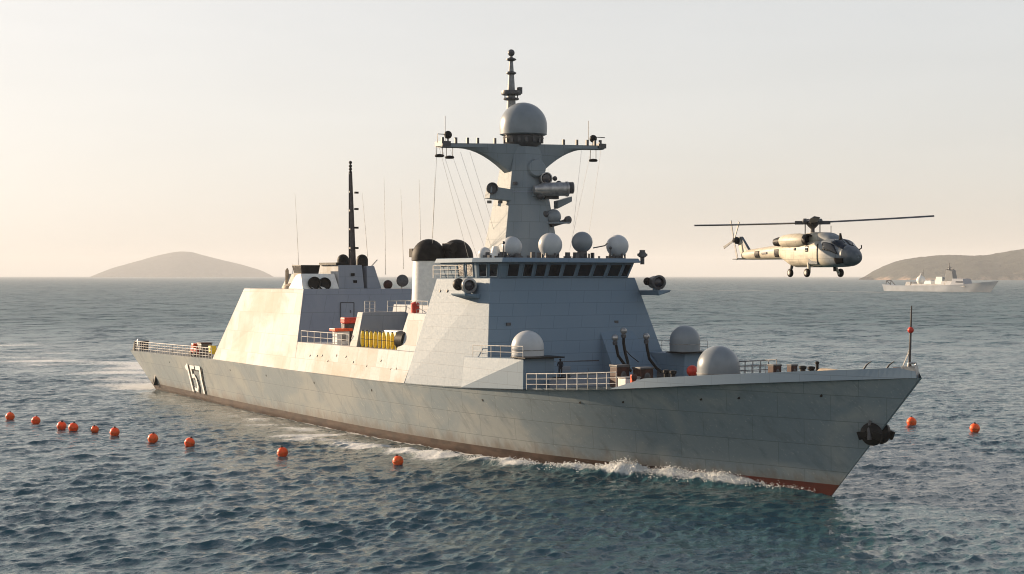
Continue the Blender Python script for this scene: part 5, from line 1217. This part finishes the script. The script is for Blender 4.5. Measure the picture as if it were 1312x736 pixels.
b = MB(); b.tube([(X2(1181), 0, Z2(356)), (X2(1182.5), 0, Z2(350.5))], [.6, .15], 8); b.build('aerial', M['dark'], ship2)
b = MB(); b.tube([(X2(1138), -3.5, Z2(367)), (X2(1139.3), -3.5, Z2(361.5)), (X2(1144.5), -3.5, Z2(367.5))], .5, 6); b.tube([(X2(1138), 3.5, Z2(367)), (X2(1139.3), 3.5, Z2(361.5)), (X2(1144.5), 3.5, Z2(367.5))], .5, 6); b.tube([(X2(1139.3), -3.5, Z2(361.5)), (X2(1139.3), 3.5, Z2(361.5))], .4, 6); b.build('stern_frame', M['dark'], ship2)
b = MB(); b.ball((X2(1209), -1, Z2(358.5)), 1.6, 14); b.box((X2(1194), 0, Z2(361)), (3, 4, 1.2)); b.build('deck_gear', M['slate'], ship2, smooth=45)
b = MB(); b.tube([(X2(1184), 0, Z2(356)), (X2(1184), 0, Z2(347))], .18, 6); b.build('whip_aerial', M['dark'], ship2)

# ================================================================= FOAM: spray along the bow wave, far wake lines
def clumps(n, pts_r, name, sizes):
    b = MB()
    for _ in range(n):
        c, s_ = pts_r(); s_ *= random.uniform(*sizes)
        o3 = [Vector((random.uniform(-1, 1), random.uniform(-1, 1), random.uniform(-.8, .8))).normalized() * s_ * random.uniform(.6, 1.2) for _ in range(6)]
        p = [c + q for q in (Vector((s_, 0, 0)), Vector((-s_, 0, 0)), Vector((0, s_, 0)), Vector((0, -s_, 0)), Vector((0, 0, s_ * .8)), Vector((0, 0, -s_ * .8)))]
        p = [q + o * .35 for q, o in zip(p, o3)]
        b.add(p, [(0, 2, 4), (2, 1, 4), (1, 3, 4), (3, 0, 4), (2, 0, 5), (1, 2, 5), (3, 1, 5), (0, 3, 5)])
    o = b.build(name, M['foam'], None, smooth=180); o['kind'] = 'stuff'; return o
def spray_pt():
    while True:
        aft_ = random.gammavariate(3.2, 5.0) + 3
        if aft_ < 58: break
    x = -aft_; hb_ = interp(x, WXs, WYs)
    cr = .25 + .075 * max(aft_ - 6, 0) + .0011 * max(aft_ - 10, 0) ** 2
    wob = .5 + .5 * math.sin(x * .9 + .7 * math.sin(x * .37)) * math.sin(x * .31 + 1)
    y = hb_ + cr * .9 + random.gauss(0, .30 + .008 * aft_)
    hh = (1.0 * math.exp(-((aft_ - 15) / 11) ** 2) + .45 * math.exp(-((aft_ - 40) / 18) ** 2)) * (.5 + .6 * wob)
    z = hh * math.exp(-((y - hb_ - cr) / .8) ** 2) * 0.95 + abs(random.gauss(0, .16)) * (0.4 + hh)
    sg = -1 if random.random() < .8 else 1
    q = SHIP_O + DF * x + DP * (sg * max(y, hb_ + .05)); return Vector((q.x, q.y, z)), 1.0 if aft_ < 30 else .7
clumps(9500, spray_pt, 'spray', (.015, .075))
def bow_sheet():
    a_ = random.uniform(0, 1); x = -1.2 - 9 * a_ ** .8; hb_ = interp(x, WXs, WYs)
    q = SHIP_O + DF * x + DP * -(hb_ + .08 + abs(random.gauss(0, .18))); return Vector((q.x, q.y, abs(random.gauss(0, .28)) + .05 + .35 * a_ * random.random())), 1.0
clumps(900, bow_sheet, 'spray', (.015, .05))
def ribbon(name, pts, wd, mat):
    b = MB(); L_, R2_ = [], []
    for i, p in enumerate(pts):
        p = Vector(p); d = (Vector(pts[min(i + 1, len(pts) - 1)]) - Vector(pts[max(i - 1, 0)])).normalized(); n_ = Vector((-d.y, d.x, 0)) * wd * random.uniform(.4, 1)
        L_.append(p - n_); R2_.append(p + n_)
    n = len(pts); b.add(L_ + R2_, [(i, i + 1, n + i + 1, n + i) for i in range(n - 1)]); o = b.build(name, mat); o['kind'] = 'stuff'; return o
k = NT('wake_foam'); nz = k.noise(k.coord((.02, .06, 1)), 1.0, 6, .7); k.p.inputs['Base Color'].default_value = rgb(.7, .7, .7); k.p.inputs['Roughness'].default_value = .9
k.set(k.p.inputs['Alpha'], k.ramp(nz, .42, .62, 0.0, .75)); M['wake'] = k.m
pts = []
for i in range(60):
    u = 1139 - i * 5.2; g = on_water(u, 375 - i * .055 + .2 * math.sin(i * .7)); pts.append((g.x, g.y, .25))
ribbon('wake_foam', pts, 15, M['wake'])

# ================================================================= HAZE
b = MB(); Lx = 23500
b.box((0, 0, (-5.5 + 300) / 2), (2 * Lx, 2 * Lx, 305.5))
hz = b.build('haze', [bpy.data.materials.new('haze_air')]); hz['kind'] = 'stuff'
hm = hz.data.materials[0]; hm.use_nodes = True; hn_ = hm.node_tree.nodes; hn_.clear()
ho = hn_.new('ShaderNodeOutputMaterial'); pv = hn_.new('ShaderNodeVolumePrincipled'); pv.inputs['Density'].default_value = 6.5e-5
pv.inputs['Color'].default_value = rgb(.97, .98, 1.0); pv.inputs['Anisotropy'].default_value = 0.0
hm.node_tree.links.new(pv.outputs[0], ho.inputs['Volume'])
